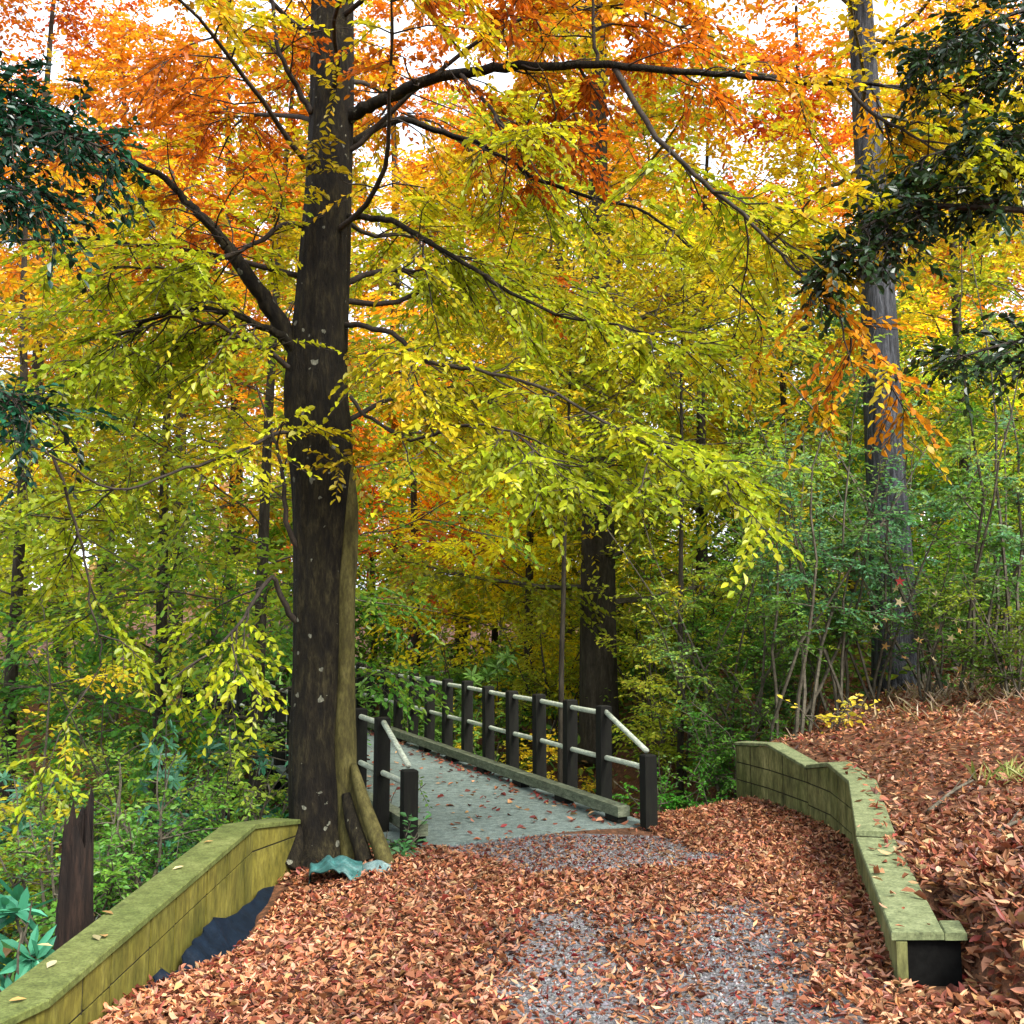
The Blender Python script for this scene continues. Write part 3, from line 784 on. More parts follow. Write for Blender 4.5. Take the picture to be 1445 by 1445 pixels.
# upper and side limbs that grow out of the trunk above and around the frame
for i in range(26):
    f = i / 26
    zz = 4.3 + 6.8 * f ** 1.0
    k = np.argmin(abs(PP[:, 2] - zz)); p0 = PP[k]
    az = i * 2.399 + .6
    dr = np.array([math.cos(az), math.sin(az), .38 + .2 * f])
    L_ = (3.9 - 1.7 * f) * r_.uniform(.8, 1.1)
    if dr[1] < -.45: L_ *= .75
    P = curve(p0, dr, L_, 12, r_, .12, -.045); R = np.linspace(.03 * (1 - .4 * f), .006, len(P))
    mb = MB(); mb.tube(P, R, 8); mb.build("branch", M["twig"], big, smooth=True)
    SEG.append((P, R, .5))
crown = MB()
O, D, Ln = [], [], []
for (P, R, DN) in SEG:
    L_ = np.linalg.norm(np.diff(P, axis=0), axis=1).sum()
    m = int((7 + L_ * 4.6) * DN)
    for j in range(m):
        t = r_.uniform(.18, 1.0) ** .8
        i = min(int(t * (len(P) - 1)), len(P) - 2)
        d = nrm(P[i + 1] - P[i]); s_ = nrm(np.cross(d, UP)) * (1 if j % 2 else -1)
        dd = nrm(d * .55 + s_ * r_.uniform(.5, 1) + UP * r_.normal(-.05, .28))
        l = r_.uniform(.45, 1.25) * (1.15 - .5 * t)
        C = curve(P[i], dd, l, 5, r_, .18, -.06)
        twg.tube(C, np.linspace(.0085, .003, 6), 4, cap=False)
        for q in range(int(4 + l * 5)):
            u = r_.uniform(.15, 1); k = min(int(u * 5), 4); pt = C[k] + (C[k + 1] - C[k]) * (u * 5 - k)
            cd = nrm(C[k + 1] - C[k]); ss = nrm(np.cross(cd, UP)) * (1 if q % 2 else -1)
            O.append(pt); D.append(cd * .6 + ss * r_.uniform(.3, 1.1) + UP * r_.normal(-.1, .25)); Ln.append(r_.uniform(.22, .5))
O, D, Ln = np.array(O), np.array(D), np.array(Ln)
# keep the path corridor in front of the camera and a few openings to the sky clear of leaves
kk = ~((O[:, 1] < 4.2) & (np.abs(O[:, 0]) < 3.5) & (O[:, 2] < 6))
# leaves grow on the far side and the ends of the big bare limbs, not in front of them
def proj(P):
    v = P - np.array([0, 0, CAMZ]); fz = v[:, 1] * cp + v[:, 2] * sp; uy = -v[:, 1] * sp + v[:, 2] * cp
    return CX + F * v[:, 0] / fz, CY - F * uy / fz
for li, rad in ((0, 30), (1, 20), (5, 20), (7, 16), (8, 30), (9, 16), (11, 14), (14, 12)):
    P = SEG[li][0]; P = P[: int(len(P) * (.8 if li else .75))]
    lx, ly = proj(P); ox, oy = proj(O + nrm(D) * Ln[:, None] * .5)
    dd = np.hypot(ox[:, None] - lx[None], oy[:, None] - ly[None]); kx = dd.argmin(1)
    kk &= ~((dd.min(1) < rad) & (O[:, 1] < P[kx, 1] + .15))
tx_, ty_ = proj(PP); ox, oy = proj(O)
dd = np.hypot(ox[:, None] - tx_[None], oy[:, None] - ty_[None]).min(1)
kk &= ~((dd < 55) & (O[:, 1] < TD) & (noise3(O, 1.3, 8) < .55))
O, D, Ln = O[kk], D[kk], Ln[kk]
cols = crown_colors(O, r_, 2.3, 8.0, [(.26, .30, .02), (.30, .34, .02), (.38, .37, .02), (.42, .38, .02), (.48, .37, .02), (.5, .30, .017), (.5, .2, .013), ORANGE, (.44, .10, .012)], 4, .42, .9)
nr = noise3(O, 1.1, 21) + .12 * np.clip(O[:, 2] - 4, -2, 2) > .74
cols[nr] = np.array(RED) * .5 + np.array(ORANGE) * .5
cols = cols * np.array([1.0, 1.05, .8])

# leafy shoots that spring from the trunk itself
for (a, b, d) in ((500, 655, 8.5), (480, 660, 8.4), (520, 640, 8.4), (540, 650, 8.3), (470, 240, 8.35), (440, 200, 8.3), (475, 130, 8.3), (420, 260, 8.3), (455, 225, 8.25), (490, 500, 8.3)):
    for q in range(3):
        O = np.vstack([O, W(a, b, d)[None]]); D = np.vstack([D, [[r_.normal(0, .8), -.4, r_.normal(-.1, .4)]]]); Ln = np.append(Ln, r_.uniform(.25, .4)); cols = np.vstack([cols, [np.array(YELLOW) * r_.uniform(.6, .9)]])
spray(crown, twg, O, D, Ln, 13, .080, cols, r_, droop=.3, tilt=.45, hang=.38)
twg.build("twigs", M["twig"], big)
crown.build("foliage", M["leaf"], big)

# ------------------------------------------------------------------ generic tree, shrub, sapling
def tree(name, label, px, Y, H, cb, cr, seq, seed, tr=.16, bark="bark_brown", nl=30, nsp=1000, lsz=.14, leaves=9, dn=1.7, lean=0.0, group=None, x=None, zlo=None, zhi=None, cat="tree", lmat="leaf_bg", spread=.25, low=0.0):
    r = np.random.default_rng(seed)
    if x is None:
        x = (px - CX) / F * Y / 1.0
    z = float(T(x, Y)) - .05
    root = empty(name, (x, Y, z), label, cat, group)
    base = np.array([x, Y, z])
    nseg = 14
    P = [base]; d = np.array([lean, 0, 1.0])
    for i in range(nseg):
        d = nrm(d * np.array([.8, .8, 1]) + np.array([lean * .2, 0, 0]) + r.normal(0, .02 if tr < .25 else .006, 3) * np.array([1, 1, .2])); P.append(P[-1] + d * H * .93 / nseg)
    P = np.array(P); PPt = smooth_poly(P, 50)
    tt = np.linspace(0, 1, 50)
    R = tr * (1 - tt * .8) * (1 + .3 * np.exp(-tt * H / .3))
    mb = MB(); mb.tube(PPt, R, 18 if tr > .25 else 10, wob=(lambda P_, th: 1 + .05 * np.sin(3 * th + P_[:, 2:3]) + .035 * np.sin(9 * th + 2 * np.sin(P_[:, 2:3])) + .03 * np.sin(14 * th)) if tr > .2 else None)
    mb.build("trunk", M[bark], root, smooth=True)
    br = MB(); segs = []
    for i in range(nl):
        f = (i + .5) / nl; zz = z + cb + (H - cb) * f * .93
        k = int(np.argmin(abs(PPt[:, 2] - zz))); p0 = PPt[k]
        az = i * 2.399 + seed; prof = (math.sin(math.pi * min(1, .22 + .78 * f) ** .8) * .85 + .22)
        L_ = cr * prof * r.uniform(.75, 1.15)
        C = curve(p0, [math.cos(az), math.sin(az), .25 + .5 * f - low], L_, 8, r, .13, -.03)
        br.tube(C, np.linspace(max(.012, R[k] * .2), .006, 9), 5, cap=False); segs.append(C)
        for j in range(3):
            q = r.integers(2, 7); dd = nrm(C[q + 1] - C[q]) * .6 + r.normal(0, .6, 3) * np.array([1, 1, .5])
            C2 = curve(C[q], dd, L_ * r.uniform(.3, .55), 4, r, .15, -.03); br.tube(C2, np.linspace(.011, .004, 5), 4, cap=False); segs.append(C2)
    lens = np.array([np.linalg.norm(s_[-1] - s_[0]) for s_ in segs]); nsp = int(nsp * dn * (1.15 if H > 15 else 1)); pick = r.choice(len(segs), nsp, p=lens / lens.sum())
    O, D = [], []
    for c in pick:
        C = segs[c]; u = r.uniform(.2, 1) * (len(C) - 1); k = min(int(u), len(C) - 2)
        O.append(C[k] + (C[k + 1] - C[k]) * (u - k)); D.append(nrm(C[k + 1] - C[k]) * .7 + r.normal(0, .6, 3) * np.array([1, 1, .5]) - UP * .1)
    O, D = np.array(O) + r.normal(0, .12, (nsp, 3)), np.array(D)
    cols = crown_colors(O, r, z + cb if zlo is None else zlo, z + H if zhi is None else zhi, seq, seed, spread, .5)
    cols = cols * (np.array([1.9, 2.1, 1.4]) if name == "low_tree" or (Y > 20.5 and H < 13) else np.array([1.2, 1.25, 1.1]))
    fo = MB(); spray(fo, br, O, D, r.uniform(.4, .9, nsp) * (lsz / .14) ** .6, leaves, lsz, cols, r, droop=.3, tilt=.5, hang=.3)
    br.build("branches", M["twig_bg"], root)
    fo.build("foliage", M[lmat], root)
    return root

def shrub(name, label, px, Y, h, w, seq, seed, lsz=.08, nst=7, nsp=300, leaves=8, shape="oval", lmat="leaf_bg", group=None, cat="shrub", x=None, hang=.2, zlift=0.0, upr=1.0, width=1.0):
    r = np.random.default_rng(seed)
    if x is None: x = (px - CX) / F * Y
    z = float(T(x, Y)) - .05
    root = empty(name, (x, Y, z), label, cat, group)
    st = MB(); segs = []
    for i in range(nst):
        az = i * 2.399 + seed; sp_ = r.uniform(.2, 1) * w / 2
        C = curve([x + r.normal(0, .08), Y + r.normal(0, .08), z], [math.cos(az) * sp_ / h * 1.3, math.sin(az) * sp_ / h * 1.3, upr], h * r.uniform(.7, 1.1), 9, r, .13)
        st.tube(C, np.linspace(.014 + .006 * h * .4, .004, 10), 5, cap=False); segs.append(C[2:])
        for j in range(4):
            q = r.integers(2, 8); C2 = curve(C[q], r.normal(0, 1, 3) * np.array([1, 1, .4]) + UP * .3, w * r.uniform(.2, .5), 4, r, .15)
            st.tube(C2, np.linspace(.008, .003, 5), 4, cap=False); segs.append(C2)
    pick = r.choice(len(segs), nsp)
    O, D = [], []
    for c in pick:
        C = segs[c]; u = r.uniform(.15, 1) * (len(C) - 1); k = min(int(u), len(C) - 2)
        O.append(C[k] + (C[k + 1] - C[k]) * (u - k)); D.append(nrm(C[k + 1] - C[k]) * .5 + r.normal(0, .7, 3) * np.array([1, 1, .5]))
    O, D = np.array(O), np.array(D)
    cols = crown_colors(O, r, z, z + h, seq, seed, .3, 1.2) * (1.0 if lmat == "ever" else 1.35)
    fo = MB()
    if shape == "lance":   # leaves in whorls at the twig ends
        m = nsp; nl = leaves
        a = (np.arange(nl) * 2.399)[None] + r.uniform(0, 6.28, (m, 1))
        D = nrm(D + UP * .5); s1 = nrm(np.cross(D, UP + .01)); s2 = np.cross(D, s1)
        ax = (np.cos(a)[..., None] * s1[:, None] + np.sin(a)[..., None] * s2[:, None]) + D[:, None] * r.uniform(.1, .7, (m, nl, 1)) - UP * .15
        pos = np.repeat((O + D * .05)[:, None], nl, 1)
        nor = D[:, None] + UP * .4 + r.normal(0, .25, (m, nl, 3))
        c = np.clip(cols[:, None] * (1 + r.normal(0, .18, (m, nl, 1))), .003, .95)
        fo.leaves(pos.reshape(-1, 3), ax.reshape(-1, 3), nor.reshape(-1, 3), (lsz * r.uniform(.7, 1.15, m * nl)), c.reshape(-1, 3), width=1.1 * width, curl=r.normal(.04, .03, m * nl), tip=r.normal(-.1, .08, m * nl), shape="lance")
        st.twigs(O, O + D * .06, .004, .003)
    else:
        spray(fo, st, O, D, r.uniform(.18, .4, nsp) * (lsz / .08) ** .7, leaves, lsz, cols, r, droop=.25, tilt=.5, hang=hang, width=width)
    st.build("stems", M["twig_bg"], root)
    fo.build("foliage", M[lmat], root)
    return root

TREES = [
    # name, label, px, Y, H, crown base, crown r, colours low->high, seed, kwargs
    ("oak_tree", "thick grey furrowed trunk standing on the right bank", 1258, 14.3, 20, 7.0, 4.0, [YELLOW, GOLD, ORANGE, ORANGE, RED], 31, dict(tr=.30, bark="bark_grey", lsz=.13, nsp=1300, lean=-.004)),
    ("oak_tree", "tall dark trunk behind the right end of the bridge rail", 842, 17.5, 17, 2.2, 4.0, [OLIVE, LIME, YELLOW, GOLD, ORANGE], 32, dict(tr=.34, nsp=1500, lsz=.13)),
    ("young_tree", "slim trunk close behind the big tree's left side", 368, 12.5, 12, 2.5, 2.6, [(.07, .18, .03), LIME, OLIVE, YELLOW, GOLD], 33, dict(tr=.10, nsp=750, lsz=.11)),
    ("young_tree", "thin dark trunk rising behind the left wall", 232, 14, 11, 1.6, 2.6, [(.06, .18, .04), (.09, .2, .03), LIME, YELLOW, GOLD], 34, dict(tr=.11, nsp=800, lsz=.11)),
    ("young_tree", "slender yellow leaved tree at the left edge of the photo", 25, 15, 12, 1.5, 3.0, [GREEN, LIME, OLIVE, GOLD, ORANGE], 35, dict(tr=.12, nsp=800, lsz=.12)),
    ("lime_tree", "slim lime yellow tree rising from the ravine before the middle trunk", 790, 15.0, 10.5, 5.7, 2.5, [LIME, (.40, .40, .03), YELLOW, YELLOW], 56, dict(tr=.055, nsp=520, lsz=.10)),
    ("lime_tree", "slim yellow green tree left of the wavy sapling", 955, 14.8, 9.0, 4.4, 2.1, [(.18, .28, .04), LIME, (.40, .40, .03), YELLOW], 57, dict(tr=.05, nsp=480, lsz=.10)),
    ("red_tree", "rust red leaved tree behind the far end of the bridge", 590, 23, 11, 4.2, 3.2, [BROWN, RED, ORANGE, ORANGE, GOLD], 36, dict(tr=.14, nsp=900, lsz=.14)),
    ("golden_tree", "golden brown low tree beyond the middle of the right railing", 745, 21, 8, .6, 3.0, [(.36, .30, .02), YELLOW, YELLOW, LIME], 37, dict(tr=.12, nsp=1000, lsz=.13)),
    ("yellow_tree", "lime yellow tree right of the dark middle trunk", 985, 19, 12, 1.0, 3.6, [GREEN, LIME, YELLOW, YELLOW, GOLD], 38, dict(tr=.14, nsp=1200, lsz=.13)),
    ("green_tree", "blue green leaved tree left of the grey bank trunk", 1120, 20, 9.5, .6, 3.2, [GREEN, (.06, .16, .06), (.09, .2, .08), LIME], 39, dict(tr=.12, nsp=1100, lsz=.11)),
    ("yellow_tree", "bright yellow tree right of the grey bank trunk", 1370, 20, 13, 1.2, 3.8, [LIME, LIME, YELLOW, YELLOW, ORANGE], 40, dict(tr=.15, nsp=1200, lsz=.13)),
    ("green_tree", "green leaved tree at the right edge of the bank", 1500, 16, 9, .8, 3.0, [GREEN, GREEN, LIME, YELLOW], 41, dict(tr=.12, nsp=900, lsz=.11)),
    ("orange_tree", "tall orange tree seen left of the big trunk top", 250, 26, 17, 4, 4.4, [OLIVE, GOLD, ORANGE, ORANGE, RED], 42, dict(tr=.2, nsp=1200, lsz=.17)),
    ("orange_tree", "tall orange red tree seen in the upper right", 1150, 28, 19, 4, 4.6, [YELLOW, GOLD, ORANGE, RED, ORANGE], 43, dict(tr=.22, nsp=1300, lsz=.18)),
    ("yellow_tree", "tall yellow tree far behind the bridge", 650, 30, 18, 2, 4.8, [LIME, YELLOW, YELLOW, GOLD, ORANGE], 44, dict(tr=.22, nsp=1400, lsz=.18)),
    ("yellow_tree", "tall pale yellow tree far behind the middle trunk", 900, 33, 19, 2, 5.0, [YELLOW, (.5, .42, .09), YELLOW, GOLD], 45, dict(tr=.22, nsp=1400, lsz=.19)),
    ("pink_tree", "pinkish tan tree far off beyond the bank", 1330, 36, 17, 2, 5.0, [(.42, .34, .1), PINK, PINK, ORANGE], 46, dict(tr=.22, nsp=1200, lsz=.2)),
    ("olive_tree", "olive green tree far off at the upper left", 90, 30, 16, 3.5, 4.6, [GREEN, OLIVE, GOLD, PINK], 47, dict(tr=.2, nsp=1000, lsz=.18)),
    ("yellow_tree", "tall gold tree far behind the left woods", 420, 34, 19, 3, 4.8, [OLIVE, YELLOW, GOLD, ORANGE], 48, dict(tr=.22, nsp=1100, lsz=.19)),
    ("orange_tree", "tallest orange tree seen just left of the big trunk", 330, 30, 24, 8, 4.8, [GOLD, ORANGE, GOLD, ORANGE], 50, dict(tr=.24, nsp=1100, lsz=.18)),
    ("orange_tree", "tall orange crown seen just right of the big trunk top", 560, 31, 24, 8, 4.8, [YELLOW, GOLD, ORANGE, ORANGE], 51, dict(tr=.24, nsp=1100, lsz=.18)),
    ("orange_tree", "tall gold and red crown above the arching bare limb", 790, 30, 24, 8, 4.8, [YELLOW, GOLD, ORANGE, RED], 52, dict(tr=.24, nsp=1100, lsz=.18)),
    ("orange_tree", "tall reddish crown filling the upper left", 150, 32, 23, 8, 4.8, [GOLD, ORANGE, RED, ORANGE], 53, dict(tr=.24, nsp=1000, lsz=.18)),
    ("orange_tree", "orange red crown in the upper left corner of the photo", 30, 24, 19, 7, 4.2, [OLIVE, GOLD, ORANGE, RED], 55, dict(tr=.2, nsp=1000, lsz=.15)),
    ("orange_tree", "tall orange crown at the upper right edge", 1400, 31, 23, 8, 4.8, [YELLOW, GOLD, ORANGE, PINK], 54, dict(tr=.24, nsp=1000, lsz=.18)),
    ("orange_tree", "orange tree far behind the right edge of the bank", 1480, 30, 17, 2, 4.8, [YELLOW, GOLD, ORANGE, PINK], 49, dict(tr=.22, nsp=1000, lsz=.18)),
]
# low crowned trees standing on the far bank
FARB = [
    (-60, 24, "leafy green tree cut by the left edge of the photo", [GREEN, LIME, OLIVE, GOLD]),
    (170, 21, "olive low crowned tree beyond the left hollow", [GREEN, OLIVE, OLIVE, YELLOW]),
    (455, 27, "low green tree straight behind the big trunk", [DEEP, GREEN, LIME, YELLOW]),
    (530, 28, "yellow tree with low crown just right of the big trunk", [GREEN, LIME, YELLOW, GOLD]),
    (700, 27, "lime tree with low crown over the bridge railing", [GREEN, LIME, LIME, YELLOW]),
    (800, 25, "yellow low crowned tree left of the middle trunk", [OLIVE, YELLOW, YELLOW, GOLD]),
    (880, 24, "green gold tree right behind the middle trunk", [GREEN, LIME, YELLOW, YELLOW]),
    (1050, 25, "bushy yellow tree above the green wall corner bush", [LIME, YELLOW, LIME, YELLOW]),
    (1200, 24, "bushy green tree just behind the grey bank trunk", [GREEN, (.08, .18, .07), LIME, YELLOW]),
    (1290, 26, "yellow bushy tree just right of the grey bank trunk", [GREEN, LIME, YELLOW, GOLD]),
    (1430, 24, "bushy lime tree above the bank's right end", [GREEN, LIME, LIME, YELLOW]),
    (1560, 26, "yellow tree cut by the right edge of the photo", [GREEN, LIME, YELLOW, ORANGE]),
]
for i, (px, Y, lb, seq) in enumerate(FARB):
    TREES.append(("low_tree", lb, px, Y, 7.5 + (i * 37 % 5) * .6, .1, 3.0, seq, 300 + i, dict(tr=.11, nsp=1000, lsz=.14, low=.1, dn=1.3, group="low crowned trees on the far bank")))
for (nm, lb, px, Y, H, cb, cr, seq, seed, kw) in TREES:
    tree(nm, lb, px, Y, H, cb, cr, seq, seed, **kw)

TEALY = [(.03, .10, .03), (.035, .14, .05), (.04, .18, .09), (.08, .24, .14)]
UND = [(.04, .10, .015), (.06, .17, .03), (.11, .23, .03), (.2, .26, .035)]
BRIGHT = [(.05, .14, .025), (.09, .23, .04), (.17, .32, .05), (.28, .37, .05)]
SHRUBS = [
    ("rhododendron", "glossy blue green rhododendron at the lower left corner", 18, 5.6, 1.0, .75, [TEAL, TEAL, (.05, .22, .13)], 61, dict(lsz=.19, nsp=34, leaves=7, shape="lance", lmat="ever", nst=6)),
    ("rhododendron", "dark green rhododendron left of the trunk behind the railing", 395, 11.5, 2.6, 1.6, TEALY, 62, dict(lsz=.16, nsp=170, leaves=7, shape="lance", lmat="ever")),
    ("rhododendron", "pale green rhododendron mass left of the thin dark trunk", 90, 11, 3.4, 2.4, TEALY, 63, dict(lsz=.16, nsp=260, leaves=7, shape="lance", lmat="ever", nst=9)),
    ("rhododendron", "broad dark rhododendron at the far end of the bridge", 575, 18.5, 3.9, 4.2, [(.05, .14, .03), (.09, .22, .05), (.14, .3, .05), (.16, .30, .06)], 64, dict(lsz=.2, nsp=480, leaves=7, shape="lance", lmat="ever", nst=10)),
    ("rhododendron", "tall rhododendron between the slim trunk and the rhododendron mass", 250, 10.5, 3.6, 2.0, TEALY, 65, dict(lsz=.15, nsp=240, leaves=7, shape="lance", lmat="ever", nst=9)),
    ("shrub", "small leaved olive shrub behind the dead stump", 110, 7.8, 1.6, 1.2, UND, 66, dict(nsp=260, lsz=.055)),
    ("shrub", "thin leafy shrub between stump and wall corner", 215, 8.2, 1.5, 1.2, UND, 67, dict(nsp=260, lsz=.055)),
    ("shrub", "dark shrub just behind the left wall's far end", 330, 9.2, 1.5, 1.2, UND, 68, dict(nsp=280, lsz=.055)),
    ("shrub", "yellow green shrub at the left edge above the rhododendron", 10, 8.5, 2.0, 1.4, [GREEN, OLIVE, YELLOW], 69, dict(nsp=280, lsz=.07)),
    ("shrub", "green shrub filling the hollow left of the railing", 300, 12.5, 2.2, 1.8, [DEEP, GREEN, (.05, .16, .05)], 70, dict(nsp=380, lsz=.07)),
    ("shrub", "bright green bush right of the short bridge post", 930, 12.6, 1.7, 1.5, [DEEP, (.03, .14, .015), (.05, .2, .02), GREEN], 71, dict(nsp=420, lsz=.06)),
    ("shrub", "green bush above the far corner of the right wall", 1030, 13.2, 2.2, 1.8, [DEEP, (.04, .13, .015), GREEN, LIME], 72, dict(nsp=440, lsz=.06)),
    ("shrub", "golden leaved bush under the middle of the bridge rail", 760, 16, 2.4, 2.0, [(.2, .2, .02), (.42, .32, .02), YELLOW], 73, dict(nsp=420, lsz=.08)),
    ("shrub", "yellow green bush just behind the bridge posts", 680, 17.5, 2.6, 2.4, [GREEN, LIME, YELLOW], 74, dict(nsp=420, lsz=.08)),
    ("shrub", "yellow green bush between middle trunk and bank bushes", 925, 15.5, 2.8, 2.0, [(.10, .22, .03), LIME, (.40, .40, .04)], 75, dict(nsp=480, lsz=.08)),
    ("shrub", "blurred green bush at the right edge of the bank", 1425, 11.5, 1.5, 1.1, [(.05, .1, .015), (.1, .15, .015), OLIVE], 76, dict(nsp=300, lsz=.06)),
    ("shrub", "low leafy bush left of the grey bank trunk's foot", 1135, 13.5, 1.8, 1.5, [DEEP, GREEN, GREEN, LIME], 77, dict(nsp=380, lsz=.06)),
    ("shrub", "green bush right of the grey bank trunk", 1345, 14.5, 2.0, 1.6, [DEEP, GREEN, LIME], 78, dict(nsp=380, lsz=.065)),
    ("shrub", "leafy bush under the railing beside the deck's far part", 620, 14.5, 1.9, 1.5, [DEEP, GREEN, OLIVE], 79, dict(nsp=300, lsz=.07)),
    ("shrub", "tall green shrub veiling the grey bank trunk's middle", 1228, 12.9, 3.4, 1.5, [DEEP, GREEN, (.06, .17, .09), (.09, .2, .1)], 84, dict(nsp=300, lsz=.055, nst=5)),
    ("shrub", "leafy shrub in front of the grey trunk's right side", 1300, 12.6, 2.2, 1.2, [DEEP, GREEN, LIME], 85, dict(nsp=200, lsz=.055, nst=5)),
    ("shrub", "tall bright green shrub right of the thin dark trunk", 295, 11.0, 3.0, 1.9, BRIGHT, 86, dict(nsp=420, lsz=.075)),
    ("shrub", "bright green shrub left of the thin dark trunk", 165, 11.8, 3.2, 2.0, BRIGHT, 87, dict(nsp=420, lsz=.075)),
    ("shrub", "light green shrub at the left edge behind the sapling", 35, 12.2, 3.4, 2.2, BRIGHT, 88, dict(nsp=440, lsz=.08)),
    ("shrub", "green shrub close behind the slim trunk", 405, 13.6, 3.2, 1.9, BRIGHT, 89, dict(nsp=400, lsz=.08)),
    ("shrub", "bright leafy shrub over the railing's far end", 545, 17.5, 3.8, 2.8, BRIGHT, 90, dict(nsp=520, lsz=.09)),
    ("shrub", "bright green shrub behind the fifth railing post", 655, 19.5, 4.0, 3.0, BRIGHT, 91, dict(nsp=560, lsz=.095)),
    ("shrub", "yellow green shrub left of the middle trunk's foot", 780, 18.8, 3.6, 2.6, [LIME, (.36, .38, .04), (.48, .42, .04)], 92, dict(nsp=520, lsz=.09)),
    ("shrub", "tall yellow green shrub right of the middle trunk's foot", 905, 18.2, 4.2, 2.8, [(.10, .22, .03), LIME, (.38, .40, .04)], 93, dict(nsp=560, lsz=.09)),
    ("shrub", "bright green shrub behind the wavy sapling", 985, 16.5, 3.4, 2.2, BRIGHT, 94, dict(nsp=480, lsz=.08)),
    ("shrub", "tall green shrub left of the forked sapling", 1080, 15.4, 3.6, 2.2, BRIGHT, 95, dict(nsp=480, lsz=.075)),
    ("shrub", "green shrub right of the tall straight sapling", 1400, 15.2, 3.4, 2.2, BRIGHT, 96, dict(nsp=460, lsz=.075)),
    ("ivy_plant", "leafy green climber on the first left railing post", 520, 10.6, 1.35, .6, [DEEP, GREEN, (.1, .16, .05)], 80, dict(nsp=60, lsz=.06, nst=5)),
    ("small_plant", "low green plant at the foot of the short left post", 562, 9.0, .3, .45, [(.03, .12, .04), (.08, .2, .08)], 81, dict(nsp=30, lsz=.07, nst=5, leaves=5)),
    ("small_plant", "tiny yellow leaved sapling above the right wall's cap", 1170, 11.6, .5, .6, [YELLOW, (.55, .45, .08)], 82, dict(nsp=20, lsz=.09, nst=4, leaves=5)),
    ("small_plant", "weedy green seedling beside the right gravel track", 1222, 6.1, .13, .2, [(.16, .22, .03), LIME], 83, dict(nsp=7, lsz=.05, nst=3, leaves=4)),
]
for (nm, lb, px, Y, h, w, seq, seed, kw) in SHRUBS:
    shrub(nm, lb, px, Y, h, w, seq, seed, **kw)

# thin saplings on the bank and behind the bridge
SAP = [
    (1085, 12.6, 5.2, "slim leaning sapling just behind the right wall's far corner"),
    (1130, 12.2, 5.6, "forked thin sapling left of the grey bank trunk"),
    (1168, 13.0, 4.6, "short stemmed sapling beside the grey bank trunk's left foot"),
    (1190, 12.4, 4.2, "straight bare stemmed sapling touching the grey bank trunk"),
    (1050, 13.6, 4.4, "dark thin sapling behind the green bush at the wall corner"),
    (1010, 14.2, 4.8, "wavy thin sapling right of the middle trunk"),
    (1310, 13.4, 5.0, "upright sapling right of the grey bank trunk"),
    (1345, 12.4, 5.6, "tall straight sapling on the open bank"),
    (1392, 13.2, 5.2, "thin sapling with small green leaves near the right edge"),
    (1436, 12.4, 5.4, "sapling at the very right edge of the bank"),
    (1280, 15.6, 5.4, "sapling rising behind the grey bank trunk"),
    (960, 15.2, 4.6, "thin green sapling between middle trunk and bank"),
    (20, 9.6, 3.8, "thin sapling at the left edge behind the wall"),
    (150, 10.0, 4.2, "thin bare sapling behind the dead stump"),
    (285, 11.2, 4.4, "thin sapling between the wall and the slim trunk"),
]
for i, (px, Y, h, lb) in enumerate(SAP):
    shrub("sapling", lb, px, Y, h, h * .34, [(.05, .10, .03), GREEN, (.09, .18, .06), LIME, YELLOW] if i % 3 else [GREEN, (.06, .17, .08), (.1, .2, .1), LIME], 120 + i, lsz=.07, nst=3, nsp=210, leaves=7, group="thin saplings in the undergrowth", cat="sapling")

# dark evergreens that reach in from both sides
def evergreen(name, label, x, Y, H, limbs, seed, cols, lsz=.075, dens=40):
    r = np.random.default_rng(seed)
    z = float(T(x, Y)) - .05
    root = empty(name, (x, Y, z), label, "evergreen tree")
    P = curve([x, Y, z], [0, 0, 1], H, 12, r, .04)
    mb = MB(); mb.tube(P, np.linspace(.16, .03, 13), 12); mb.build("trunk", M["bark_brown"], root, smooth=True)
    br = MB(); fo = MB(); O, D = [], []
    for pts in limbs:
        q = np.array([W(*p) for p in pts])
        k = np.argmin(abs(P[:, 2] - q[0][2] + .25))
        C = smooth_poly(np.vstack([P[k][None], q]), 24); br.tube(C, np.linspace(.03, .005, 24), 6)
        L_ = np.linalg.norm(np.diff(q, axis=0), axis=1).sum()
        for j in range(int(dens * L_)):
            u = r.uniform(.3, 1); c = C[min(int(u * 23), 22)]; d = nrm(C[min(int(u * 23), 22) + 1] - c)
            s_ = nrm(np.cross(d, UP)) * (1 if j % 2 else -1)
            tip = curve(c, d * .6 + s_ * r.uniform(.2, 1) + UP * r.normal(-.05, .35), r.uniform(.12, .5), 3, r, .2, -.05)
            br.tube(tip, np.linspace(.006, .002, 4), 3, cap=False)
            for e in range(3):
                O.append(tip[e + 1]); D.append(tip[e + 1] - tip[e] + r.normal(0, .08, 3))
    O, D = np.array(O), np.array(D)
    c = pal(cols, len(O), .2, r)
    spray(fo, br, O, D, r.uniform(.12, .25, len(O)), 7, lsz, c, r, droop=.3, tilt=.6, hang=.3)
    br.build("branches", M["twig"], root); fo.build("foliage", M["ever"], root)
    return root
evergreen("holly_tree", "dark blue green evergreen branches hanging in at the upper left", -4.9, 6.2, 8, [
    [(-120, 170, 6.1), (0, 165, 6.0), (80, 185, 5.9), (150, 210, 5.8)], [(-120, 130, 6.2), (0, 130, 6.2), (60, 150, 6.2)],
    [(-120, 240, 5.9), (-10, 255, 5.8), (35, 275, 5.7)], [(-120, 540, 5.9), (-20, 545, 5.8), (30, 570, 5.7)]], 201, [(.006, .045, .020), (.008, .065, .03), (.004, .025, .012)], lsz=.065, dens=46)
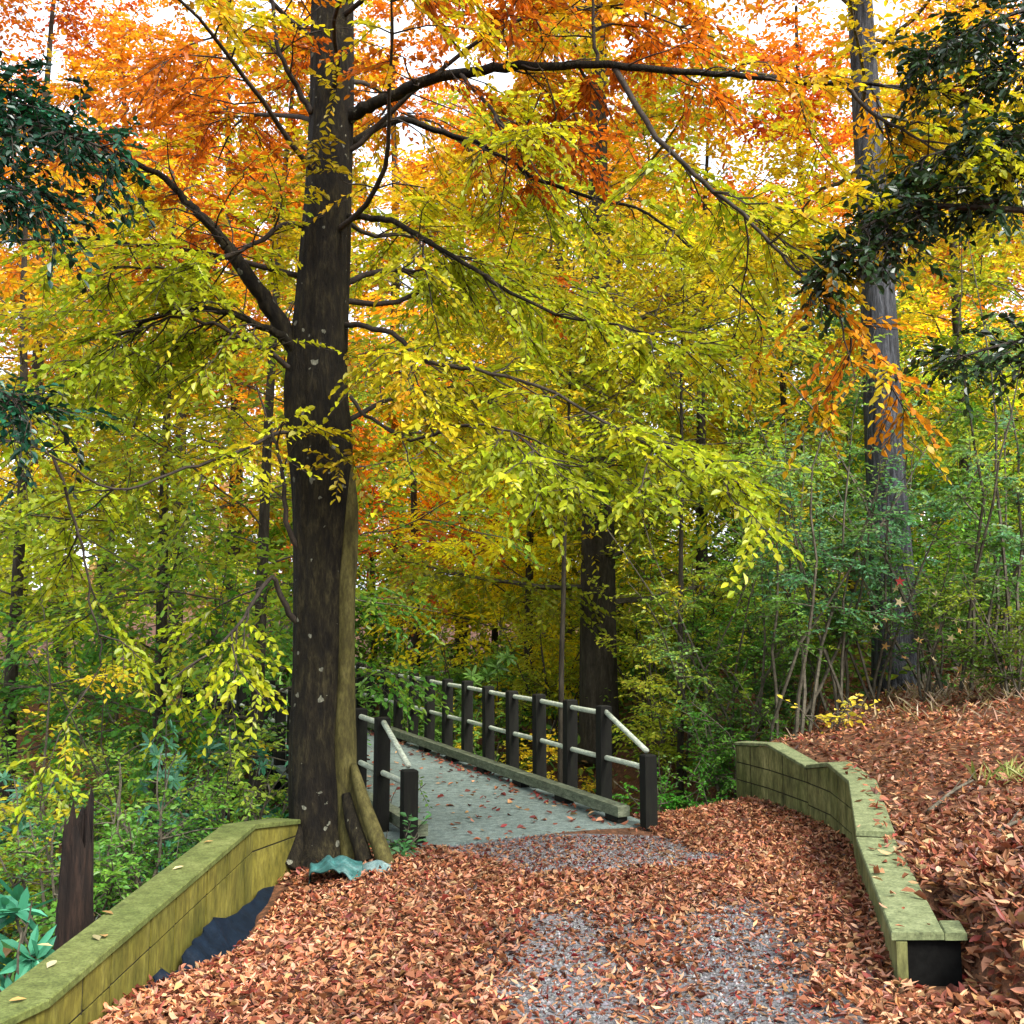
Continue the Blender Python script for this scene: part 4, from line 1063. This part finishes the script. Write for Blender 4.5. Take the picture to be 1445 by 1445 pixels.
evergreen("holly_tree", "near black evergreen branches hanging in at the upper right", 5.6, 7.4, 9, [
    [(1560, 250, 7.4), (1445, 272, 7.2), (1360, 292, 7.1), (1280, 292, 7.0), (1200, 335, 6.9), (1180, 370, 6.9)],
    [(1560, 190, 7.4), (1445, 185, 7.2), (1380, 200, 7.0), (1300, 222, 6.9)],
    [(1560, 0, 7.4), (1445, 15, 7.3), (1370, 45, 7.2), (1290, 85, 7.1)], [(1560, 60, 7.4), (1445, 90, 7.3), (1390, 110, 7.2)],
    [(1560, 470, 7.4), (1445, 480, 7.2), (1350, 505, 7.1)], [(1290, 290, 7.0), (1255, 330, 6.9), (1215, 385, 6.9)]], 202, [(.010, .022, .008), (.014, .034, .010), (.02, .05, .012)], dens=30)

# star leaved sapling in front of the grey trunk
r = np.random.default_rng(77)
P0 = W(1330, 1010, 12.6)
rt = empty("sweetgum_sapling", (P0[0], P0[1], T(P0[0], P0[1])), "sparse sapling with pale star shaped leaves before the grey trunk", "sapling")
mb = MB(); st = MB()
pts = [(1300, 860), (1275, 855), (1255, 915), (1275, 925), (1315, 840), (1250, 868), (1290, 905), (1330, 885), (1345, 880), (1357, 886), (1270, 830), (1240, 885), (1335, 900), (1360, 940), (1310, 880), (1285, 880), (1320, 930)]
C = np.array([W(1335, 1000, 12.6), W(1325, 940, 12.6), W(1300, 880, 12.5), W(1280, 830, 12.5)])
st.tube(np.vstack([[[P0[0], P0[1], T(P0[0], P0[1]) - .03]], C]), .008, 5)
for (a, b) in pts:
    e = W(a, b, 12.5 + r.normal(0, .12))
    k = C[np.argmin(np.linalg.norm(C - e, axis=1))]
    st.twigs([k], [e], .003, .002)
    mb.leaves([e], [r.normal(0, 1, 3) * np.array([1, .4, .5])], [[r.normal(0, .4), -1, r.uniform(-.2, .9)]], [r.uniform(.09, .14)], [(.62, .36, .13)] if r.uniform() < .6 else [(.55, .45, .25)], shape="star", curl=.1)
mb.leaves([W(1270, 828, 12.5)], [[0, 0, 1.]], [[0, -1, .1]], [.13], [(.5, .05, .05)], shape="star")
st.build("stems", M["twig_bg"], rt); mb.build("foliage", M["leaf"], rt)

# ------------------------------------------------------------------ broken stump
M["rot"] = noise_mat("rotten_wood", [(0.3, (0.003, 0.0018, 0.0015)), (0.5, (0.0105, 0.006, 0.0042)), (0.75, (0.033, 0.018, 0.012))], scale=(6, 6, .8), nscale=4, bump=1, bdist=.03)
sx, sy = W(108, 1180, 6.6)[:2]
sb = float(T(sx, sy)) - .1
su = empty("tree_stump", (sx, sy, sb + .1), "tall rotten broken stump behind the left wall", "stump")
k, n = 22, 16
th = np.arange(k) * 2 * math.pi / k
r = np.random.default_rng(3)
topz = W(108, 1172, 6.6)[2] + np.where((th > .2) & (th < 2.6), .12, 0) + r.uniform(-.1, .12, k); topz[[3, 4]] += .12; topz[[12, 13, 14]] -= .25
V = np.zeros((n, k, 3))
for i in range(n):
    f = i / (n - 1)
    rad = (.125 - .035 * f + .05 * math.exp(-f * 9)) * (1 + .08 * np.sin(5 * th) + .05 * np.sin(9 * th + f) + r.normal(0, .02, k))
    V[i, :, 0] = sx + rad * np.cos(th); V[i, :, 1] = sy + rad * np.sin(th); V[i, :, 2] = sb + (topz - sb) * f
inner = V[-1].copy(); inner[:, :2] = sx + 0, sy
inn = np.stack([sx + .055 * np.cos(th), sy + .055 * np.sin(th), np.full(k, topz.min() - .15)], -1)
mb = MB()
i_ = np.arange(n - 1)[:, None] * k; j = np.arange(k)[None]; j2 = (j + 1) % k
Q = np.stack([i_ + j, i_ + j2, i_ + k + j2, i_ + k + j], -1).reshape(-1, 4)
a = np.arange(k); b = (a + 1) % k; o = (n - 1) * k
mb.add(np.concatenate([V.reshape(-1, 3), inn]), [Q, np.stack([o + a, o + b, o + k + b, o + k + a], -1), [list(o + k + a)]])
mb.build("trunk", M["rot"], su)
mb = MB()
for q in range(5):
    an = 1.2 + q * .22
    p0 = np.array([sx + .085 * math.cos(an), sy + .085 * math.sin(an), sb + .3]); p1 = p0 + np.array([.01, 0, W(108, 1128 + q * 12, 6.6)[2] - p0[2]])
    mb.tube(np.linspace(p0, p1, 5), np.linspace(.03, .006, 5), 5)
mb.build("splinter", M["rot"], su)

# ------------------------------------------------------------------ stones and scraps at the foot of the big tree
def rock(name, label, px, py, Y, w, h, seed, mat_, cat="stone"):
    r = np.random.default_rng(seed)
    c = W(px, py, Y); c[2] = T(c[0], c[1])
    nu, nv = 18, 10
    mb = MB(); V = []
    for j in range(nv):
        ph = -math.pi / 2 + math.pi * j / (nv - 1)
        for i in range(nu):
            t = i * 2 * math.pi / nu
            d = np.array([math.cos(t) * math.cos(ph), math.sin(t) * math.cos(ph), math.sin(ph)])
            k = 1 + .18 * noise3(d[None], 1.6, seed)[0] + .08 * noise3(d[None], 4, seed + 1)[0]
            V.append(c + d * k * np.array([w / 2, w * .36, h * .8]))
    V = np.array(V); a = (np.arange(nv - 1)[:, None] * nu + np.arange(nu)[None]); a2 = (np.arange(nv - 1)[:, None] * nu + (np.arange(nu)[None] + 1) % nu)
    mb.add(V, [np.stack([a, a2, a2 + nu, a + nu], -1).reshape(-1, 4)])
    o = mb.build(name, mat_, smooth=True); tag(o, label, cat); return o
M["blue_rock"] = noise_mat("blue_grey_stone", [(0.3, (0.048, 0.096, 0.102)), (0.55, (0.12, 0.18, 0.18)), (0.75, (0.24, 0.3, 0.282))], nscale=9, bump=.5, bdist=.02)
M["green_rock"] = noise_mat("moss_stone", [(.3, (.05, .09, .06)), (.6, (.16, .24, .16)), (.8, (.3, .36, .28))], nscale=9, bump=.5, bdist=.02)
rock("stone", "pale blue stone right of the big tree's roots", 532, 1219, 8.15, .27, .12, 1, M["blue_rock"])
rock("stone", "flat mossy stone beside the short left bridge post", 575, 1185, 8.85, .34, .05, 2, M["green_rock"])
rock("stone", "brown stone between the big tree's roots", 490, 1208, 8.25, .24, .09, 3, M["bark_moss"])
# torn tarpaulin scrap, arched over a hollow
M["tarp"] = noise_mat("torn_tarpaulin", [(0.3, (0.0127, 0.0553, 0.0467)), (0.5, (0.0298, 0.102, 0.102)), (0.72, (0.1062, 0.1785, 0.1785))], nscale=6, bump=.4, bdist=.03, rough=.5)
nu, nv = 30, 12
c0_ = W(466, 1240, 7.75); gz = float(T(c0_[0], c0_[1]))
V = np.zeros((nu, nv, 3))
r = np.random.default_rng(9)
for i in range(nu):
    f = i / (nu - 1); a = math.pi * f
    for j in range(nv):
        g_ = j / (nv - 1)
        rx = .19 + .03 * g_ ; hz = .17 * (1 - .15 * g_)
        V[i, j] = (c0_[0] - math.cos(a) * rx + .02 * math.sin(5 * a + 3 * g_), c0_[1] + g_ * .42 + .02 * math.sin(7 * a), gz - .03 + math.sin(a) ** .8 * hz + .015 * math.sin(9 * a + 5 * g_) + (.05 * (1 - f) if j > 7 else 0))
mb = MB(); ii = (np.arange(nu - 1)[:, None] * nv + np.arange(nv - 1)[None]).ravel(); q = np.stack([ii, ii + 1, ii + nv + 1, ii + nv], -1)
mb.add(np.concatenate([V.reshape(-1, 3), (V - np.array([0, 0, .007])).reshape(-1, 3)]), [q, q[:, ::-1] + nu * nv])
o = mb.build("tarpaulin_scrap", M["tarp"], smooth=True)
tag(o, "crumpled blue green tarpaulin scrap arched at the big tree's foot", "tarpaulin")

# dry grass and twigs on the bank below the grey trunk
mb = MB(); n = 900
x = rng.normal(5.6, .75, n); y = rng.normal(12.3, .8, n); yaw = rng.uniform(0, 6.28, n)
P = np.stack([x, y, T(x, y) + .02], -1)
ax = np.stack([np.cos(yaw), np.sin(yaw), rng.uniform(.2, 1.6, n)], -1)
mb.leaves(P, ax, np.stack([rng.normal(0, 1, n), rng.normal(0, 1, n), np.ones(n) * .6], -1), rng.uniform(.1, .24, n), pal([(.2, .15, .09), (.28, .21, .14), (.14, .11, .04)], n), width=.3, shape="lance", curl=.008, tip=-.12)
o = mb.build("dry_grass", M["litter"]); tag(o, "dry straw coloured grass below the grey trunk", "dry grass", kind="stuff")
mb = MB(); n = 90
x = rng.normal(3.9, .12, n); y = rng.normal(8.2, .16, n); yaw = rng.uniform(0, 6.28, n)
ax = np.stack([np.cos(yaw) * .7, np.sin(yaw) * .7, rng.uniform(.3, 1.2, n)], -1)
mb.leaves(np.stack([x, y, T(x, y) + .01], -1), ax, np.stack([rng.normal(0, 1, n), rng.normal(0, 1, n), np.ones(n) * .6], -1), rng.uniform(.08, .22, n), pal([(.2, .24, .06), (.3, .28, .1)], n), width=.35, shape="lance", curl=.008, tip=-.15)
o = mb.build("grass_tuft", M["litter"]); tag(o, "small green grass tuft among the bank's leaves", "grass tuft")
for i, (A, Bq, lb) in enumerate([((1310, 1125, 7.6), (1372, 1082, 8.2), "long bare fallen stick beside the grass tuft"), ((1410, 1345, 5.2), (1470, 1330, 5.3), "short grey stick near the lower right corner"), ((1395, 1185, 6.6), (1450, 1165, 6.8), "mossy broken stick half buried on the bank")]):
    a = W(*A); b = W(*Bq); a[2] = T(a[0], a[1]) + .03; b[2] = T(b[0], b[1]) + .05
    mb = MB(); m = (a + b) / 2 + np.array([.02, .01, .03]); P = smooth_poly(np.array([a, m, b]), 10); mb.tube(P, np.linspace(.016, .008, 10), 7)
    for q in (4, 7):
        mb.tube(np.linspace(P[q], P[q] + np.array([.12, .08, .09]), 4), np.linspace(.006, .002, 4), 5)
    o = mb.build("fallen_stick", M["twig_bg"], smooth=True); tag(o, lb, "stick", "sticks on the bank")

# ------------------------------------------------------------------ far wood and low ground cover
r = np.random.default_rng(404)
fo = MB(); br = MB()
FARC = [(.42, .34, .07), (.45, .25, .12), (.2, .22, .05), (.1, .17, .05), (.5, .3, .2), (.3, .2, .08)]
for i in range(95):
    x = r.uniform(-75, 75); y = r.uniform(46, 95); h = r.uniform(7, 15) * (1.0 if x > -14 else .75); z = float(T(x, y))
    br.tube(np.array([[x, y, z - .2], [x + r.normal(0, .3), y, z + h * .5], [x, y, z + h * .9]]), [.22, .14, .04], 6, cap=False)
    n = 520
    d = r.normal(0, 1, (n, 3)); d = nrm(d) * (r.uniform(0, 1, (n, 1)) ** .4)
    h = h * (.55 if x < -16 and x > -34 else 1)
    P = np.array([x, y, z + h * .55]) + d * np.array([h * .3, h * .3, h * .5])
    c = np.array(FARC[r.integers(len(FARC))])
    fo.leaves(P, r.normal(0, 1, (n, 3)), r.normal(0, 1, (n, 3)) + UP, r.uniform(.35, .8, n), np.clip(c * (1 + r.normal(0, .2, (n, 1))), .01, .9))
o = fo.build("distant_woods", M["leaf_bg"]); tag(o, "hazy far off mixed autumn woods", "woods", kind="stuff")
ob = br.build("distant_trunks", M["twig_bg"], o)
ob["kind"] = "stuff"

# ground cover in the ravine and under the trees
mb = MB(); n = 42000
x = r.uniform(-13, 14, n); y = r.uniform(4.5, 32, n)
s_ = x * BD[0] + y * BD[1]; rr2 = x * BR[0] + y * BR[1]
ok = (((x < -2.4) & (y < 11)) | ((s_ > 10.2) & (y > 10.5))) & ~((np.abs(rr2 - RC) < 1.35) & (s_ < 25)) & ~((x > 2.6) & (y < 12.8))
x, y = x[ok], y[ok]; n = len(x)
ax = r.normal(0, 1, (n, 3)) * np.array([1, 1, .35]); no = UP + r.normal(0, .5, (n, 3))
hgt = r.uniform(.0, 1, n) ** 1.4 * np.where(y > 14, 1.1, .4)
c = pal([(.06, .15, .025), (.11, .21, .03), (.04, .12, .03), (.22, .24, .03), (.13, .08, .03)], n, .25, r)
mb.leaves(np.stack([x, y, T(x, y) + hgt], -1), ax, no, r.uniform(.07, .14, n) * (1 + y / 40), c)
o = mb.build("undergrowth", M["leaf_bg"]); tag(o, "low leafy undergrowth on the ravine floor", "undergrowth", kind="stuff")

# ------------------------------------------------------------------ light
SUN_EL, SUN_AZ = math.radians(47), math.radians(138)      # azimuth measured from straight ahead towards the right
w = bpy.data.worlds.new("World"); SC.world = w; w.use_nodes = True
nt = w.node_tree
bg = nt.nodes["Background"]
sky = nt.nodes.new("ShaderNodeTexSky"); sky.sky_type = "NISHITA"; sky.sun_disc = False
sky.sun_elevation = SUN_EL; sky.sun_rotation = SUN_AZ; sky.air_density = 1.0; sky.dust_density = 9.0; sky.ozone_density = 1.0
tcw = nt.nodes.new("ShaderNodeTexCoord"); cn = nt.nodes.new("ShaderNodeTexNoise"); cn.inputs["Scale"].default_value = 2.6; cn.inputs["Detail"].default_value = 7
nt.links.new(tcw.outputs["Generated"], cn.inputs["Vector"])
cr_ = ramp(nt, [(.34, (.45, .45, .45)), (.6, (.97, .97, .97))]); nt.links.new(cn.outputs["Fac"], cr_.inputs[0])
cm = nt.nodes.new("ShaderNodeMix"); cm.data_type = "RGBA"; nt.links.new(cr_.outputs[0], cm.inputs[0]); nt.links.new(sky.outputs[0], cm.inputs[6]); cm.inputs[7].default_value = (4.4, 4.7, 5.1, 1)
nt.links.new(cm.outputs[2], bg.inputs["Color"]); bg.inputs["Strength"].default_value = .15
sd = bpy.data.lights.new("sun", "SUN"); sd.energy = 2.2; sd.angle = math.radians(22); sd.color = (1, .95, .86)
so = bpy.data.objects.new("sun", sd); COL.objects.link(so)
from mathutils import Vector
dv = Vector((math.sin(SUN_AZ) * math.cos(SUN_EL), math.cos(SUN_AZ) * math.cos(SUN_EL), math.sin(SUN_EL)))
so.rotation_euler = dv.to_track_quat("Z", "Y").to_euler()
SC.view_settings.view_transform = "Standard"; SC.view_settings.look = "None"
SC.view_settings.exposure = 1.88; SC.view_settings.gamma = 1.0
SC.cycles.max_bounces = 6; SC.cycles.diffuse_bounces = 4; SC.cycles.glossy_bounces = 2; SC.cycles.transmission_bounces = 4
SC.cycles.use_denoising = True
try:
    SC.cycles.denoiser = "OPENIMAGEDENOISE"
except Exception:
    pass
SC.cycles.caustics_reflective = False; SC.cycles.caustics_refractive = False
